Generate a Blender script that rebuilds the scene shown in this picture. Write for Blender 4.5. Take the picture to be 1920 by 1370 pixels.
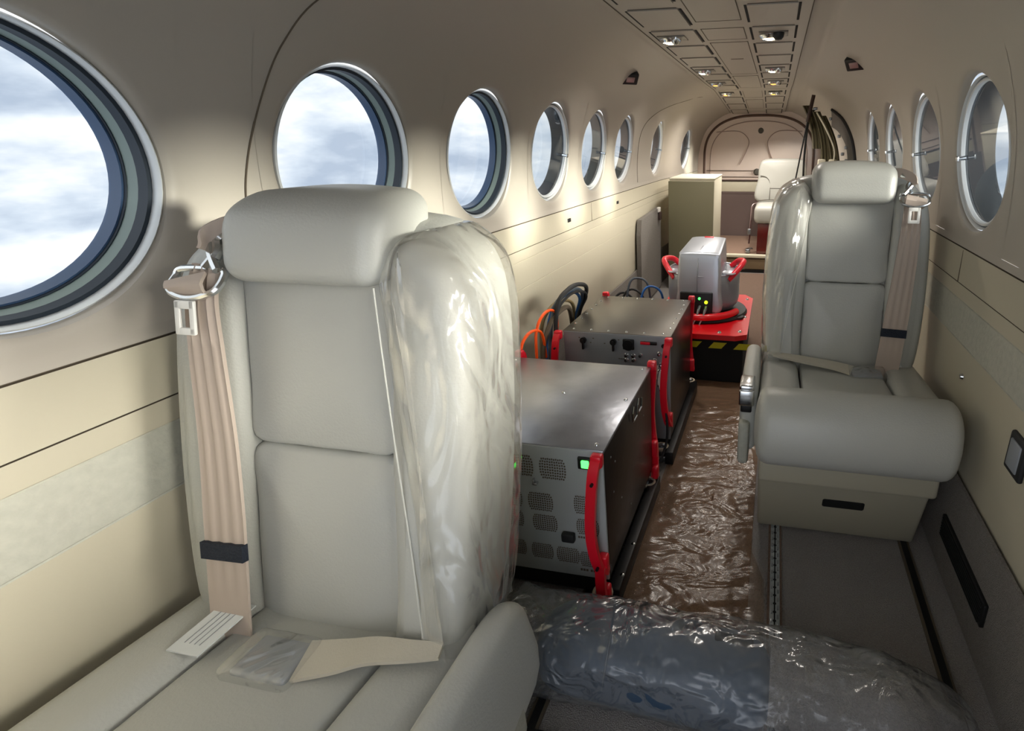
import bpy, bmesh, math, random
from mathutils import Vector, Matrix, noise
random.seed(4)
PI = math.pi
S = bpy.context.scene
COL = S.collection
for o in list(bpy.data.objects): bpy.data.objects.remove(o)

# ---------------------------------------------------------------- camera
yaw, pit, rol, FPX, PX, PY = .1987, .359, -.0066, 987.9, 1249.2, 640.3
F = Vector((-math.sin(yaw)*math.cos(pit), math.cos(yaw)*math.cos(pit), -math.sin(pit)))
R0 = Vector((math.cos(yaw), math.sin(yaw), 0)); U0 = R0.cross(F)
RR = R0*math.cos(rol) + U0*math.sin(rol); UU = -R0*math.sin(rol) + U0*math.cos(rol)
cd = bpy.data.cameras.new('camera'); cam = bpy.data.objects.new('camera', cd); COL.objects.link(cam)
cam.matrix_world = Matrix(((RR.x, UU.x, -F.x, .1882), (RR.y, UU.y, -F.y, 0), (RR.z, UU.z, -F.z, 1.0601), (0, 0, 0, 1)))
cd.sensor_width = 36; cd.lens = FPX/1920*36
cd.shift_x = -(PX-960)/1920; cd.shift_y = (PY-685)/1920; cd.clip_start = .02
S.camera = cam
S.view_settings.view_transform = 'Standard'; S.view_settings.look = 'None'
S.view_settings.gamma = 1; S.view_settings.use_curve_mapping = False
EXPOSURE = 0.3
S.view_settings.exposure = EXPOSURE
LAMP_W = 9.0        # watts of each reading lamp in the ceiling
SUN_E = 7.0

SIDE_GLOW = 75.0    # unseen glow added to the sky on the right, lights the left wall
FRONT_GLOW = 1.0    # unseen glow added ahead, cool fill through the open cockpit end
# ---------------------------------------------------------------- world: soft clouds all round
def srgb(h):
    h = h.lstrip('#'); v = [int(h[i:i+2], 16)/255 for i in (0, 2, 4)]
    return tuple((c/12.92 if c <= .04045 else ((c+.055)/1.055)**2.4) for c in v) + (1,)
w = bpy.data.worlds.new('sky'); S.world = w; w.use_nodes = True
nt = w.node_tree; nt.nodes.clear()
N = nt.nodes.new; L = nt.links.new
out = N('ShaderNodeOutputWorld'); bg = N('ShaderNodeBackground'); tc = N('ShaderNodeTexCoord')
mp = N('ShaderNodeMapping'); mp.inputs['Scale'].default_value = (1.6, 1.6, 4.2)
n1 = N('ShaderNodeTexNoise'); n1.inputs['Scale'].default_value = 3.4; n1.inputs['Detail'].default_value = 7; n1.inputs['Roughness'].default_value = .52
cr = N('ShaderNodeValToRGB'); e = cr.color_ramp.elements
e[0].position = .36; e[0].color = srgb('b4c1d4'); e[1].position = .57; e[1].color = srgb('fbfdff')
m = cr.color_ramp.elements.new(.46); m.color = srgb('d5dfec')
sx = N('ShaderNodeSeparateXYZ'); mr = N('ShaderNodeMapRange')
mr.inputs['From Min'].default_value = -.35; mr.inputs['From Max'].default_value = .3
mr.inputs['To Min'].default_value = -.12; mr.inputs['To Max'].default_value = .12
ad = N('ShaderNodeMath'); ad.operation = 'ADD'
L(tc.outputs['Generated'], mp.inputs['Vector']); L(mp.outputs[0], n1.inputs['Vector'])
L(tc.outputs['Generated'], sx.inputs[0]); L(sx.outputs['Z'], mr.inputs['Value'])
L(n1.outputs['Fac'], ad.inputs[0]); L(mr.outputs[0], ad.inputs[1]); L(ad.outputs[0], cr.inputs[0])
L(cr.outputs[0], bg.inputs['Color']); bg.inputs['Strength'].default_value = 1.0
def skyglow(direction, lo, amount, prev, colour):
    # adds an extra glow around one direction of the sky as fill light
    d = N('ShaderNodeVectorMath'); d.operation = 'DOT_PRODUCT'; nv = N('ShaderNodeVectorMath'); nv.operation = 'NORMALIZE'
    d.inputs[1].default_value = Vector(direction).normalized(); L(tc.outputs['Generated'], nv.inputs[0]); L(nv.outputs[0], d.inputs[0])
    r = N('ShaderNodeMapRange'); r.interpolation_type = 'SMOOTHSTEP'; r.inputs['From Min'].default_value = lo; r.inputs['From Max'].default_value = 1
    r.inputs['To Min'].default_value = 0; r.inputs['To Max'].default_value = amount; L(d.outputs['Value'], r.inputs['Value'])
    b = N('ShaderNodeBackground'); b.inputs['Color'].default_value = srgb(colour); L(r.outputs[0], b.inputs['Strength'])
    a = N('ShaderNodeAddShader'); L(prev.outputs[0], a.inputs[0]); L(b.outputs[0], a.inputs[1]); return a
# added glow patch on the sun's side, cut off low to shape the wall light
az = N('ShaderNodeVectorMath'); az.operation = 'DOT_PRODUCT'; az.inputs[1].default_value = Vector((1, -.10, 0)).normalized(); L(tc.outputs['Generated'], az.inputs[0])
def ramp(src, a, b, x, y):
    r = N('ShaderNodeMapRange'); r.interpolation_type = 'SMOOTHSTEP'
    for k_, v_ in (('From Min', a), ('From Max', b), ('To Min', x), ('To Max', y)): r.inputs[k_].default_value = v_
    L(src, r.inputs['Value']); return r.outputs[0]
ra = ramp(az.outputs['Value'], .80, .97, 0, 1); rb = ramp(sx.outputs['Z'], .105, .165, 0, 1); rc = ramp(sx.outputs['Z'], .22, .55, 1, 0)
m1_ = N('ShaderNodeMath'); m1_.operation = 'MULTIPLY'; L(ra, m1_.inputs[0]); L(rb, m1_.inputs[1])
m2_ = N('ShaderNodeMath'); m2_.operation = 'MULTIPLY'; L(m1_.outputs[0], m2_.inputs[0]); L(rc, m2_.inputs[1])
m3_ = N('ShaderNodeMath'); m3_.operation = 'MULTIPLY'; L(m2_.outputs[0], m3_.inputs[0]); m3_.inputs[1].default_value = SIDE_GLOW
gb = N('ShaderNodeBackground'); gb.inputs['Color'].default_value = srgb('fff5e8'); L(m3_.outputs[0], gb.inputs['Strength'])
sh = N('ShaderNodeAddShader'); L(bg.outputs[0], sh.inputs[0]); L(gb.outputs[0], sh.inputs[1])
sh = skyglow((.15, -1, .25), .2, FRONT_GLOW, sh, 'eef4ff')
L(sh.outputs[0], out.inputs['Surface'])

# sun: low, coming through the right-hand windows
sd = bpy.data.lights.new('sun', 'SUN'); sd.energy = SUN_E; sd.angle = math.radians(7); sd.color = (1, .93, .8)
sun = bpy.data.objects.new('sun', sd); COL.objects.link(sun)
sun.rotation_mode = 'QUATERNION'; sun.rotation_quaternion = Vector((-1, -.177, -.12)).to_track_quat('-Z', 'Y')
sun.location = (3, 1, 2)

# ---------------------------------------------------------------- materials
MATS = {}
def mat(name, col, rough=.5, metal=0, bump=0, bscale=80, var=0, vscale=6, coat=0, emit=None, es=0, spec=.5, bdet=3, sheen=0, aniso=None):
    m = bpy.data.materials.new(name); m.use_nodes = True; MATS[name] = m
    t = m.node_tree; b = t.nodes['Principled BSDF']; c = srgb(col)
    b.inputs['Base Color'].default_value = c; b.inputs['Roughness'].default_value = rough
    b.inputs['Metallic'].default_value = metal; b.inputs['Specular IOR Level'].default_value = spec
    b.inputs['Coat Weight'].default_value = coat; b.inputs['Coat Roughness'].default_value = .15
    b.inputs['Sheen Weight'].default_value = sheen
    if emit: b.inputs['Emission Color'].default_value = srgb(emit); b.inputs['Emission Strength'].default_value = es
    tcn = t.nodes.new('ShaderNodeTexCoord')
    if var:
        n = t.nodes.new('ShaderNodeTexNoise'); n.inputs['Scale'].default_value = vscale; n.inputs['Detail'].default_value = 5
        r = t.nodes.new('ShaderNodeValToRGB'); r.color_ramp.elements[0].position = .3; r.color_ramp.elements[1].position = .7
        r.color_ramp.elements[0].color = tuple(x*(1-var) for x in c[:3])+(1,); r.color_ramp.elements[1].color = tuple(min(1, x*(1+var)) for x in c[:3])+(1,)
        t.links.new(tcn.outputs['Object'], n.inputs['Vector']); t.links.new(n.outputs['Fac'], r.inputs[0]); t.links.new(r.outputs[0], b.inputs['Base Color'])
    if bump:
        n = t.nodes.new('ShaderNodeTexNoise'); n.inputs['Scale'].default_value = bscale; n.inputs['Detail'].default_value = bdet
        bp = t.nodes.new('ShaderNodeBump'); bp.inputs['Strength'].default_value = bump; bp.inputs['Distance'].default_value = .01
        if aniso:
            mm = t.nodes.new('ShaderNodeMapping'); mm.inputs['Scale'].default_value = aniso
            t.links.new(tcn.outputs['Object'], mm.inputs[0]); t.links.new(mm.outputs[0], n.inputs['Vector'])
        else: t.links.new(tcn.outputs['Object'], n.inputs['Vector'])
        t.links.new(n.outputs['Fac'], bp.inputs['Height']); t.links.new(bp.outputs[0], b.inputs['Normal'])
    return m
def film(name, tint, diff, rough=.12, bump=.6, bscale=18, aniso=(1, 1, 1), gloss=.35):
    m = bpy.data.materials.new(name); m.use_nodes = True; MATS[name] = m
    t = m.node_tree; t.nodes.clear(); n = t.nodes.new; l = t.links.new
    o = n('ShaderNodeOutputMaterial'); tr = n('ShaderNodeBsdfTransparent'); gl = n('ShaderNodeBsdfGlossy'); df = n('ShaderNodeBsdfDiffuse')
    tr.inputs[0].default_value = (.97, .97, .97, 1); gl.inputs['Roughness'].default_value = rough; df.inputs[0].default_value = srgb(tint)
    a = n('ShaderNodeMixShader'); c = n('ShaderNodeMixShader'); a.inputs[0].default_value = diff
    fr = n('ShaderNodeLayerWeight'); fr.inputs['Blend'].default_value = gloss
    tcn = n('ShaderNodeTexCoord'); mpn = n('ShaderNodeMapping'); mpn.inputs['Scale'].default_value = aniso
    nz = n('ShaderNodeTexNoise'); nz.inputs['Scale'].default_value = bscale; nz.inputs['Detail'].default_value = 2; nz.inputs['Distortion'].default_value = 1.2
    bp = n('ShaderNodeBump'); bp.inputs['Strength'].default_value = bump; bp.inputs['Distance'].default_value = .03
    l(tcn.outputs['Object'], mpn.inputs[0]); l(mpn.outputs[0], nz.inputs['Vector']); l(nz.outputs['Fac'], bp.inputs['Height'])
    l(bp.outputs[0], gl.inputs['Normal']); l(bp.outputs[0], fr.inputs['Normal'])
    l(tr.outputs[0], a.inputs[1]); l(df.outputs[0], a.inputs[2]); l(fr.outputs['Facing'], c.inputs[0]); l(a.outputs[0], c.inputs[1]); l(gl.outputs[0], c.inputs[2])
    l(c.outputs[0], o.inputs[0]); return m
def glass(name, tint=(.93, .96, .97, 1), ior=1.5):
    m = bpy.data.materials.new(name); m.use_nodes = True; MATS[name] = m
    t = m.node_tree; t.nodes.clear(); n = t.nodes.new; l = t.links.new
    o = n('ShaderNodeOutputMaterial'); tr = n('ShaderNodeBsdfTransparent'); tr.inputs[0].default_value = tint
    gl = n('ShaderNodeBsdfGlossy'); gl.inputs['Roughness'].default_value = .02; lw = n('ShaderNodeLayerWeight'); lw.inputs['Blend'].default_value = .5; pw = n('ShaderNodeMath'); pw.operation = 'POWER'; pw.inputs[1].default_value = 5
    fr = n('ShaderNodeMath'); fr.operation = 'MULTIPLY_ADD'; fr.inputs[1].default_value = .9; fr.inputs[2].default_value = .06; l(lw.outputs['Facing'], pw.inputs[0]); l(pw.outputs[0], fr.inputs[0])
    a = n('ShaderNodeMixShader'); l(fr.outputs[0], a.inputs[0]); l(tr.outputs[0], a.inputs[1]); l(gl.outputs[0], a.inputs[2]); l(a.outputs[0], o.inputs[0]); return m

mat('liner', 'aba499', .42, bump=.02, bscale=150)
mat('lowerpanel', 'b6af9b', .5, bump=.03, bscale=90)
mat('bandcloth', 'aeada0', .8, bump=.3, bscale=70, var=.06, vscale=70)
mat('leather', 'b3b3ac', .38, bump=.08, bscale=260, bdet=2)
mat('leatherdark', '55514a', .6)
mat('plasticbeige', 'a9a390', .5, bump=.02)
mat('carpet', 'a09b97', .95, bump=.9, bscale=380, var=.16, vscale=260)
mat('carpetbrown', '7e685a', .95, bump=.8, bscale=380, var=.12, vscale=200)
mat('carpetwall', '87817b', .95, bump=.9, bscale=380, var=.14, vscale=230)
mat('groove', '5a5042', .8)
mat('black', '0c0c0e', .45)
mat('blackmatte', '0a0a0a', .85)
mat('rubber', '1b1c1e', .6)
mat('webbing', 'b3a497', .7)
mat('lapwebbing', 'c2bbaa', .65, bump=.1, bscale=300)
mat('navy', '0b1626', .7, bump=.3, bscale=300)
mat('chrome', 'd6d8d8', .18, metal=1)
mat('steel', 'a9adb2', .3, metal=1)
mat('zinc', 'a3a6ae', .30, metal=.8, bump=.08, bscale=22, var=.14, vscale=9)
mat('painted', 'a3a8a8', .45)
mat('panelgrey', '8a8e94', .4, metal=.1)
mat('lidbrown', '6a655e', .34, metal=.6)
mat('sideblack', '231c1b', .3, metal=.2, bump=.05, bscale=30)
mat('red', 'e3102a', .35, coat=.3)
mat('redplate', 'de0f1c', .32, coat=.4)
mat('silver', '9da3ad', .33, metal=.55)
mat('silverlight', 'b9bec6', .3, metal=.5)
mat('yellow', 'c8bf10', .5)
mat('white', 'e4e2dc', .4)
mat('filmedge', 'd2d1c8', .3)
mat('label', 'cfd2d0', .5)
mat('olive', '77735a', .6)
mat('ivory', 'd9d3bd', .45)
mat('bulkhead', 'e0cfc4', .5)
mat('bulkheadlow', '6d5d59', .8)
mat('platformtop', '8d7464', .9, bump=.5, bscale=200)
mat('platformface', '7d6a50', .6)
mat('archbrown', '5b4338', .6)
mat('bulkseam', 'a58e84', .6)
mat('wood', '5e120b', .25, coat=.5, var=.2, vscale=9)
mat('darkbrown', '3d2d27', .6)
mat('orange', 'ff5a12', .45)
mat('bluecable', '1f5fa8', .45)
mat('greycable', '4b5560', .5)
mat('tancable', '8b7a55', .6)
mat('pad', '2e4258', .5, bump=.25, bscale=9, var=.12, vscale=5)
mat('mountgum', 'cdbda8', .5)
mat('winframe', '76857f', .4)
mat('wingrey', '34393d', .4)
mat('winblue', '2b4464', .35)
mat('windark', '15222e', .5)
mat('trimwhite', 'd9dcdc', .3)
mat('ledgreen', '2cff4a', emit='48ff5a', es=3)
mat('ledyellow', 'd8ff20', emit='d8f020', es=2)
mat('lampglow', 'ffffff', emit='ffe2b8', es=14)
mat('lampamber', 'ffc080', emit='ffa040', es=3)
mat('cavity', '6b6760', .3, metal=.6)
mat('doorolive', '4f4830', .6)
mat('doordark', '2c2d2b', .4, metal=.3)
mat('pinkmetal', 'a08a88', .3, metal=.6)
film('film', 'e8e6da', .10, gloss=.22, bump=.9, bscale=9, rough=.14)
film('filmseat', 'f2efe2', .16, gloss=.28, bump=.9, bscale=7, aniso=(1.6, 1.6, .7), rough=.16)
film('filmfloor', 'a5805f', .30, gloss=.07, bump=.5, bscale=8, aniso=(.8, 1.6, 1), rough=.22)
film('filmbundle', 'b9bcc0', .17, gloss=.25, bump=1.0, bscale=11, rough=.18)
glass('pane'); glass('tintpane', (.72, .80, .84, 1))
M = MATS

# ---------------------------------------------------------------- mesh helpers
class MB:
    """collects vertices and faces, then links them as one mesh object"""
    def __init__(s): s.v = []; s.f = []; s.m = []; s.mats = []
    def mi(s, name):
        if name not in s.mats: s.mats.append(name)
        return s.mats.index(name)
    def add(s, vs, fs, mt=None, T=None):
        o = len(s.v); k = s.mi(mt) if mt else 0
        for v in vs:
            v = Vector(v); s.v.append(tuple(T(v) if T else v))
        for f in fs: s.f.append(tuple(o+i for i in f)); s.m.append(k)
        return s
    def build(s, name, mt=None, parent=None, angle=35, smooth=True):
        me = bpy.data.meshes.new(name); me.from_pydata(s.v, [], s.f); me.validate()
        if s.mats:
            for n in s.mats: me.materials.append(M[n])
            for p, k in zip(me.polygons, s.m): p.material_index = k
        else: me.materials.append(M[mt])
        bm = bmesh.new(); bm.from_mesh(me); bmesh.ops.recalc_face_normals(bm, faces=bm.faces); bm.to_mesh(me); bm.free()
        if smooth:
            me.polygons.foreach_set('use_smooth', [True]*len(me.polygons)); me.set_sharp_from_angle(angle=math.radians(angle))
        o = bpy.data.objects.new(name, me); COL.objects.link(o)
        if parent: o.parent = parent
        return o
def box(c, s, r=0, seg=2, T=None, n=1, mt=None, mb=None):
    """box centre c size s, rounded by r"""
    mb = mb or MB()
    if r <= 0:
        vs = [(c[0]+s[0]/2*x, c[1]+s[1]/2*y, c[2]+s[2]/2*z) for x in (-1, 1) for y in (-1, 1) for z in (-1, 1)]
        fs = [(0, 1, 3, 2), (4, 6, 7, 5), (0, 4, 5, 1), (2, 3, 7, 6), (0, 2, 6, 4), (1, 5, 7, 3)]
        return mb.add(vs, fs, mt, T)
    h = [x/2 for x in s]; r = min(r, *[x*.999 for x in h])
    def ticks(hh):
        a = [-hh + r*(1-math.cos(PI/2*i/seg)) for i in range(seg+1)]
        inner = [(-hh+r) + (2*hh-2*r)*i/n for i in range(1, n)]
        return a + inner + [-x for x in reversed(a)]
    tk = [ticks(x) for x in h]; idx = {}; vs = []
    def key(i, j, k):
        if (i, j, k) in idx: return idx[(i, j, k)]
        p = Vector((tk[0][i], tk[1][j], tk[2][k]))
        q = Vector([max(-h[a]+r, min(h[a]-r, p[a])) for a in range(3)])
        d = p-q; nn = 0
        # cube surface to rounded surface
        if d.length > 1e-9:
            mx = max(abs(d[a]) for a in range(3)); d = d.normalized()*r
        idx[(i, j, k)] = len(vs); vs.append(tuple(Vector(c)+q+d)); return idx[(i, j, k)]
    fs = []; L_ = [len(t)-1 for t in tk]
    for a in range(3):
        b, d = [(1, 2), (0, 2), (0, 1)][a]
        for side in (0, L_[a]):
            for i in range(L_[b]):
                for j in range(L_[d]):
                    q = []
                    for (u, v) in ((i, j), (i+1, j), (i+1, j+1), (i, j+1)):
                        t = [0, 0, 0]; t[a] = side; t[b] = u; t[d] = v; q.append(key(*t))
                    fs.append(tuple(q))
    return mb.add(vs, fs, mt, T)
def catmull(pts, n=8, closed=False):
    P = [Vector(p) for p in pts]; o = []; m_ = len(P)
    rng = range(m_ if closed else m_-1)
    for i in rng:
        g = lambda k: P[k % m_] if closed else P[max(0, min(m_-1, k))]
        a, b, c, d = g(i-1), g(i), g(i+1), g(i+2)
        for k in range(n):
            t = k/n; o.append(.5*((2*b)+(c-a)*t+(2*a-5*b+4*c-d)*t*t+(3*b-a-3*c+d)*t**3))
    if not closed: o.append(P[-1])
    return o
def tube(pts, r, seg=8, mb=None, mt=None, closed=False, T=None, caps=True, rf=None):
    mb = mb or MB(); P = [Vector(p) for p in pts]; n = len(P); vs = []; fs = []
    up = None
    for i, p in enumerate(P):
        t = (P[(i+1) % n]-P[i-1]) if closed else (P[min(n-1, i+1)]-P[max(0, i-1)])
        t.normalize()
        if up is None: up = t.orthogonal().normalized()
        up = (up - t*up.dot(t)).normalized(); b = t.cross(up)
        rr = rf(i/(n-1)) if rf else r
        for k in range(seg):
            a = 2*PI*k/seg; vs.append(p+up*(rr*math.cos(a))+b*(rr*math.sin(a)))
    for i in range(n if closed else n-1):
        j = (i+1) % n
        for k in range(seg): fs.append((i*seg+k, i*seg+(k+1) % seg, j*seg+(k+1) % seg, j*seg+k))
    if not closed and caps: fs.append(tuple(range(seg))[::-1]); fs.append(tuple((n-1)*seg+k for k in range(seg)))
    return mb.add(vs, fs, mt, T)
def cyl(a, b, r, seg=16, mb=None, mt=None, r2=None, T=None):
    r2 = r if r2 is None else r2
    return tube([a, b], r, seg, mb, mt, T=T, rf=lambda t: r+(r2-r)*t)
def lathe(prof, c=(0, 0, 0), ax='z', seg=32, mb=None, mt=None, closed=False, T=None, a0=0, a1=2*PI):
    """prof: list of (radius, along)"""
    mb = mb or MB(); vs = []; fs = []; n = len(prof); full = abs(a1-a0-2*PI) < 1e-6; sg = seg if full else seg+1
    for k in range(sg):
        a = a0+(a1-a0)*k/seg
        for (r, h) in prof:
            p = {'z': (r*math.cos(a), r*math.sin(a), h), 'y': (r*math.cos(a), h, r*math.sin(a)), 'x': (h, r*math.cos(a), r*math.sin(a))}[ax]
            vs.append(Vector(c)+Vector(p))
    for k in range(seg):
        kk = (k+1) % sg
        for i in range(n if closed else n-1):
            j = (i+1) % n; fs.append((k*n+i, kk*n+i, kk*n+j, k*n+j))
    return mb.add(vs, fs, mt, T)
def ribbon(pts, wdir, width, th=.003, mb=None, mt=None, ridges=0, T=None, wf=None):
    """flat strap following pts; wdir: across direction (or list)"""
    mb = mb or MB(); P = [Vector(p) for p in pts]; n = len(P); K = 14 if ridges else 2; vs = []; fs = []
    for i, p in enumerate(P):
        t = (P[min(n-1, i+1)]-P[max(0, i-1)]).normalized(); wd = Vector(wdir[i] if isinstance(wdir, list) else wdir)
        wd = (wd-t*wd.dot(t)).normalized(); nn = t.cross(wd); ww = wf(i/(n-1)) if wf else width
        for k in range(K+1):
            u = k/K-.5; rd = (ridges*max(0, 1-1.25*i/(n-1))**.6*.5*(1+math.cos(u*2*PI*3.5))) if ridges else 0
            vs.append(p+wd*(ww*u)+nn*(th/2+rd)); vs.append(p+wd*(ww*u)-nn*(th/2))
    c = 2*(K+1)
    for i in range(n-1):
        for k in range(K):
            a = i*c+2*k; b = a+c
            fs += [(a, a+2, b+2, b), (a+1, b+1, b+3, a+3)]
        a = i*c; b = a+c; fs += [(a, b, b+1, a+1), (a+c-2, a+c-1, b+c-1, b+c-2)]
    for base in (0, (n-1)*c): fs.append(tuple(base+2*k for k in range(K+1))+tuple(base+2*k+1 for k in reversed(range(K+1))))
    return mb.add(vs, fs, mt, T)
def slab(outl, back, front, r, bulge=0, rb=None, T=None, mb=None, mt=None, smooth=6, capback=True, bb=0, seg=5):
    """pillowy slab: closed outline in (a,h), depth from back to front, rim rounded by r, front face bulging"""
    mb = mb or MB(); rb = r if rb is None else rb
    O = [Vector((p[0], p[1], 0)) for p in outl]
    if smooth: O = catmull(O, smooth, True)
    n = len(O); ce = sum(O, Vector())/n
    area = sum(O[i].x*O[(i+1) % n].y-O[(i+1) % n].x*O[i].y for i in range(n)); sg = 1 if area > 0 else -1
    Nn = []
    for i in range(n):
        t = (O[(i+1) % n]-O[i-1]).normalized(); Nn.append(Vector((t.y*sg, -t.x*sg, 0)))
    rings = []
    def ring(ins, d, sc=1): return [(ce+(O[i]-Nn[i]*ins-ce)*sc, d) for i in range(n)]
    if capback:
        for s in (.02, .35, .7): rings.append([(p, d) for p, d in ring(rb, back-bb*(1-s*s), s)])
    for k in range(seg+1):
        a = PI/2*k/seg; rings.append(ring(rb*(1-math.sin(a)), back+rb*(1-math.cos(a))))
    for k in range(seg+1):
        a = PI/2*k/seg; rings.append(ring(r*(1-math.cos(a)), front-r*(1-math.sin(a))))
    for s in (.93, .84, .7, .52, .3, .02): rings.append(ring(r, front+bulge*(1-s**2.5), s))
    vs = []; fs = []
    for rg in rings:
        for p, d in rg: vs.append((p.x, d, p.y))
    m_ = len(rings)
    for i in range(m_-1):
        for k in range(n): fs.append((i*n+k, i*n+(k+1) % n, (i+1)*n+(k+1) % n, (i+1)*n+k))
    fs.append(tuple((m_-1)*n+k for k in range(n)))
    if capback: fs.append(tuple(range(n)))
    return mb.add(vs, fs, mt, T)
def empty(name, loc=(0, 0, 0), rz=0):
    o = bpy.data.objects.new(name, None); o.empty_display_size = .1; o.location = loc; o.rotation_euler = (0, 0, rz); COL.objects.link(o); return o
def tag(o, label=None, cat=None, group=None, kind=None):
    if label: o['label'] = label
    if cat: o['category'] = cat
    if group: o['group'] = group
    if kind: o['kind'] = kind
    return o
def struct(o, label=None): o['kind'] = 'structure'; (label and tag(o, label)); return o
def copy_tree(o, parent=None):
    c = o.copy(); COL.objects.link(c)
    if parent: c.parent = parent
    for ch in [x for x in bpy.data.objects if x.parent == o]: copy_tree(ch, c)
    return c

# ================================================================= SHELL
PROF = [(0, 1.45), (.30, 1.449), (.36, 1.438), (.42, 1.415), (.48, 1.38), (.535, 1.333), (.58, 1.28), (.615, 1.215), (.642, 1.14), (.658, 1.08), (.667, 1.03), (.674, .97), (.679, .90), (.682, .82)]
def XZ(z):
    for (x0, z0), (x1, z1) in zip(PROF, PROF[1:]):
        if z >= z1: return x0+(x1-x0)*(z0-z)/(z0-z1) if z0 > z1 else x0
    return PROF[-1][0]
SM = [Vector((a, b, 0)) for a, b in PROF]; SMC = catmull(SM, 5)
def X(z):
    for p, q in zip(SMC, SMC[1:]):
        if p.y >= z >= q.y and p.y > q.y: return p.x+(q.x-p.x)*(p.y-z)/(p.y-q.y)
    return .682 if z < 1 else 0
def taper(v, s=1):
    x, y, z = v; k = 1-max(0, y-4.1)*.078
    return Vector((x*k*s, y, z-max(0, y-4.4)*.09*max(0, min(1, (z-.8)/.6))))
Y0, Y1 = -.25, 5.62
ZL, ZU = .82, 1.24
RW = .179
LWY = [.452, .997, 1.516, 2.035, 2.554, 3.073, 3.95, 4.97]
RWY = [-.08, .438, .957, 1.476, 1.995, 2.514, 3.033, 5.38]
DOOR = (3.55, 4.62)
LOW = [(.682, .82), (.681, .802), (.686, .8012), (.686, .7995), (.681, .7985), (.6825, .7115), (.6875, .711), (.6875, .7095), (.683, .709), (.6835, .673), (.686, .671), (.6845, .669), (.685, .574), (.687, .572), (.6855, .570), (.688, .45), (.69, .30), (.69, .272), (.691, -.03)]
def wall(side, wys, name):
    mb = MB()
    # lower panels with moulded grooves
    ys = [Y0+(Y1-Y0)*i/40 for i in range(41)]
    for (p, q) in zip(LOW, LOW[1:]):
        mt0 = 'bandcloth' if .57 < (p[1]+q[1])/2 < .672 else 'lowerpanel'; mt = mt0
        if p[1] > .8: mt = 'liner'
        if abs(p[0]-q[0]) > .004 or (p[0] > .6855 and q[0] > .6855 and p[1] > .7): mt = 'groove'
        for a, b in zip(ys, ys[1:]):
            mb.add([taper((p[0], a, p[1]), side), taper((q[0], a, q[1]), side), taper((q[0], b, q[1]), side), taper((p[0], b, p[1]), side)], [(0, 1, 2, 3)], 'lowerpanel' if mt == 'bandcloth' and a > (1.4 if side < 0 else 2.6) else mt)
    # window belt
    cells = []; y = Y0
    for wy in wys:
        a, b = wy-.215, wy+.215
        if a < Y0: a = Y0
        if a > y+1e-4: cells.append((y, a, None))
        cells.append((a, b, wy)); y = b
    if y < Y1: cells.append((y, Y1, None))
    for a, b, wy in cells:
        if wy is None:
            n = max(1, int((b-a)/.15)); zz = [ZL+(ZU-ZL)*i/24 for i in range(25)]; a, b, ov = a-.012, b+.012, .0006
            for i in range(n):
                u, v = a+(b-a)*i/n, a+(b-a)*(i+1)/n
                for z0, z1 in zip(zz, zz[1:]):
                    mb.add([taper((X(z0)+ov, u, z0), side), taper((X(z0)+ov, v, z0), side), taper((X(z1)+ov, v, z1), side), taper((X(z1)+ov, u, z1), side)], [(0, 1, 2, 3)], 'liner')
        else:
            ng = 72; rs = [(RW, .020), (RW+.001, .010), (RW+.004, .004), (RW+.009, .001), (RW+.016, 0)]; tt = [.25, .6, 1]
            vs = []; k = len(rs)+len(tt)
            for g in range(ng):
                an = 2*PI*(g+.5)/ng; c, s = math.cos(an), math.sin(an)
                hy = (b-wy) if c > 0 else (wy-a); hz = (ZU-1.03) if s > 0 else (1.03-ZL)
                rm = min(hy/abs(c) if abs(c) > 1e-6 else 9, hz/abs(s) if abs(s) > 1e-6 else 9)
                for r, o_ in rs:
                    z = 1.03+r*s; vs.append(taper((X(z)+o_, wy+r*c, z), side))
                r1 = rs[-1][0]
                for t in tt:
                    r = r1+(rm-r1)*t; z = 1.03+r*s; vs.append(taper((X(z), wy+r*c, z), side))
            fs = []
            for g in range(ng):
                h = (g+1) % ng
                for i in range(k-1): fs.append((g*k+i, h*k+i, h*k+i+1, g*k+i+1))
            mb.add(vs, fs, 'liner')
            # corners of the cell
            for cy, cz in ((a, ZL), (b, ZL), (a, ZU), (b, ZU)):
                best = sorted(range(ng), key=lambda g: (vs[g*k+k-1]-taper((X(cz), cy, cz), side)).length)[:2]
                mb.add([taper((X(cz), cy, cz), side), vs[best[0]*k+k-1], vs[best[1]*k+k-1]], [(0, 1, 2)], 'liner')
    o = mb.build(name, angle=30)
    return struct(o)
wl = wall(-1, LWY, 'wall_left'); wr = wall(1, RWY, 'wall_right')
# ceiling liner, from window belt top over to the other side
mb = MB(); up = [p for p in SMC if p.y >= ZU]; up.append(Vector((X(ZU), ZU, 0))); up.append(Vector((X(1.222)+.0012, 1.222, 0)))
arc = [(-p.x, p.y) for p in reversed(up)]+[(p.x, p.y) for p in up[1:]]
ys = [Y0+(Y1-Y0)*i/40 for i in range(41)]
vs = [taper((x, y, z)) for y in ys for x, z in arc]; n = len(arc)
mb.add(vs, [(i*n+k, i*n+k+1, (i+1)*n+k+1, (i+1)*n+k) for i in range(40) for k in range(n-1)])
struct(mb.build('ceiling', 'liner', angle=60))
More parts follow.
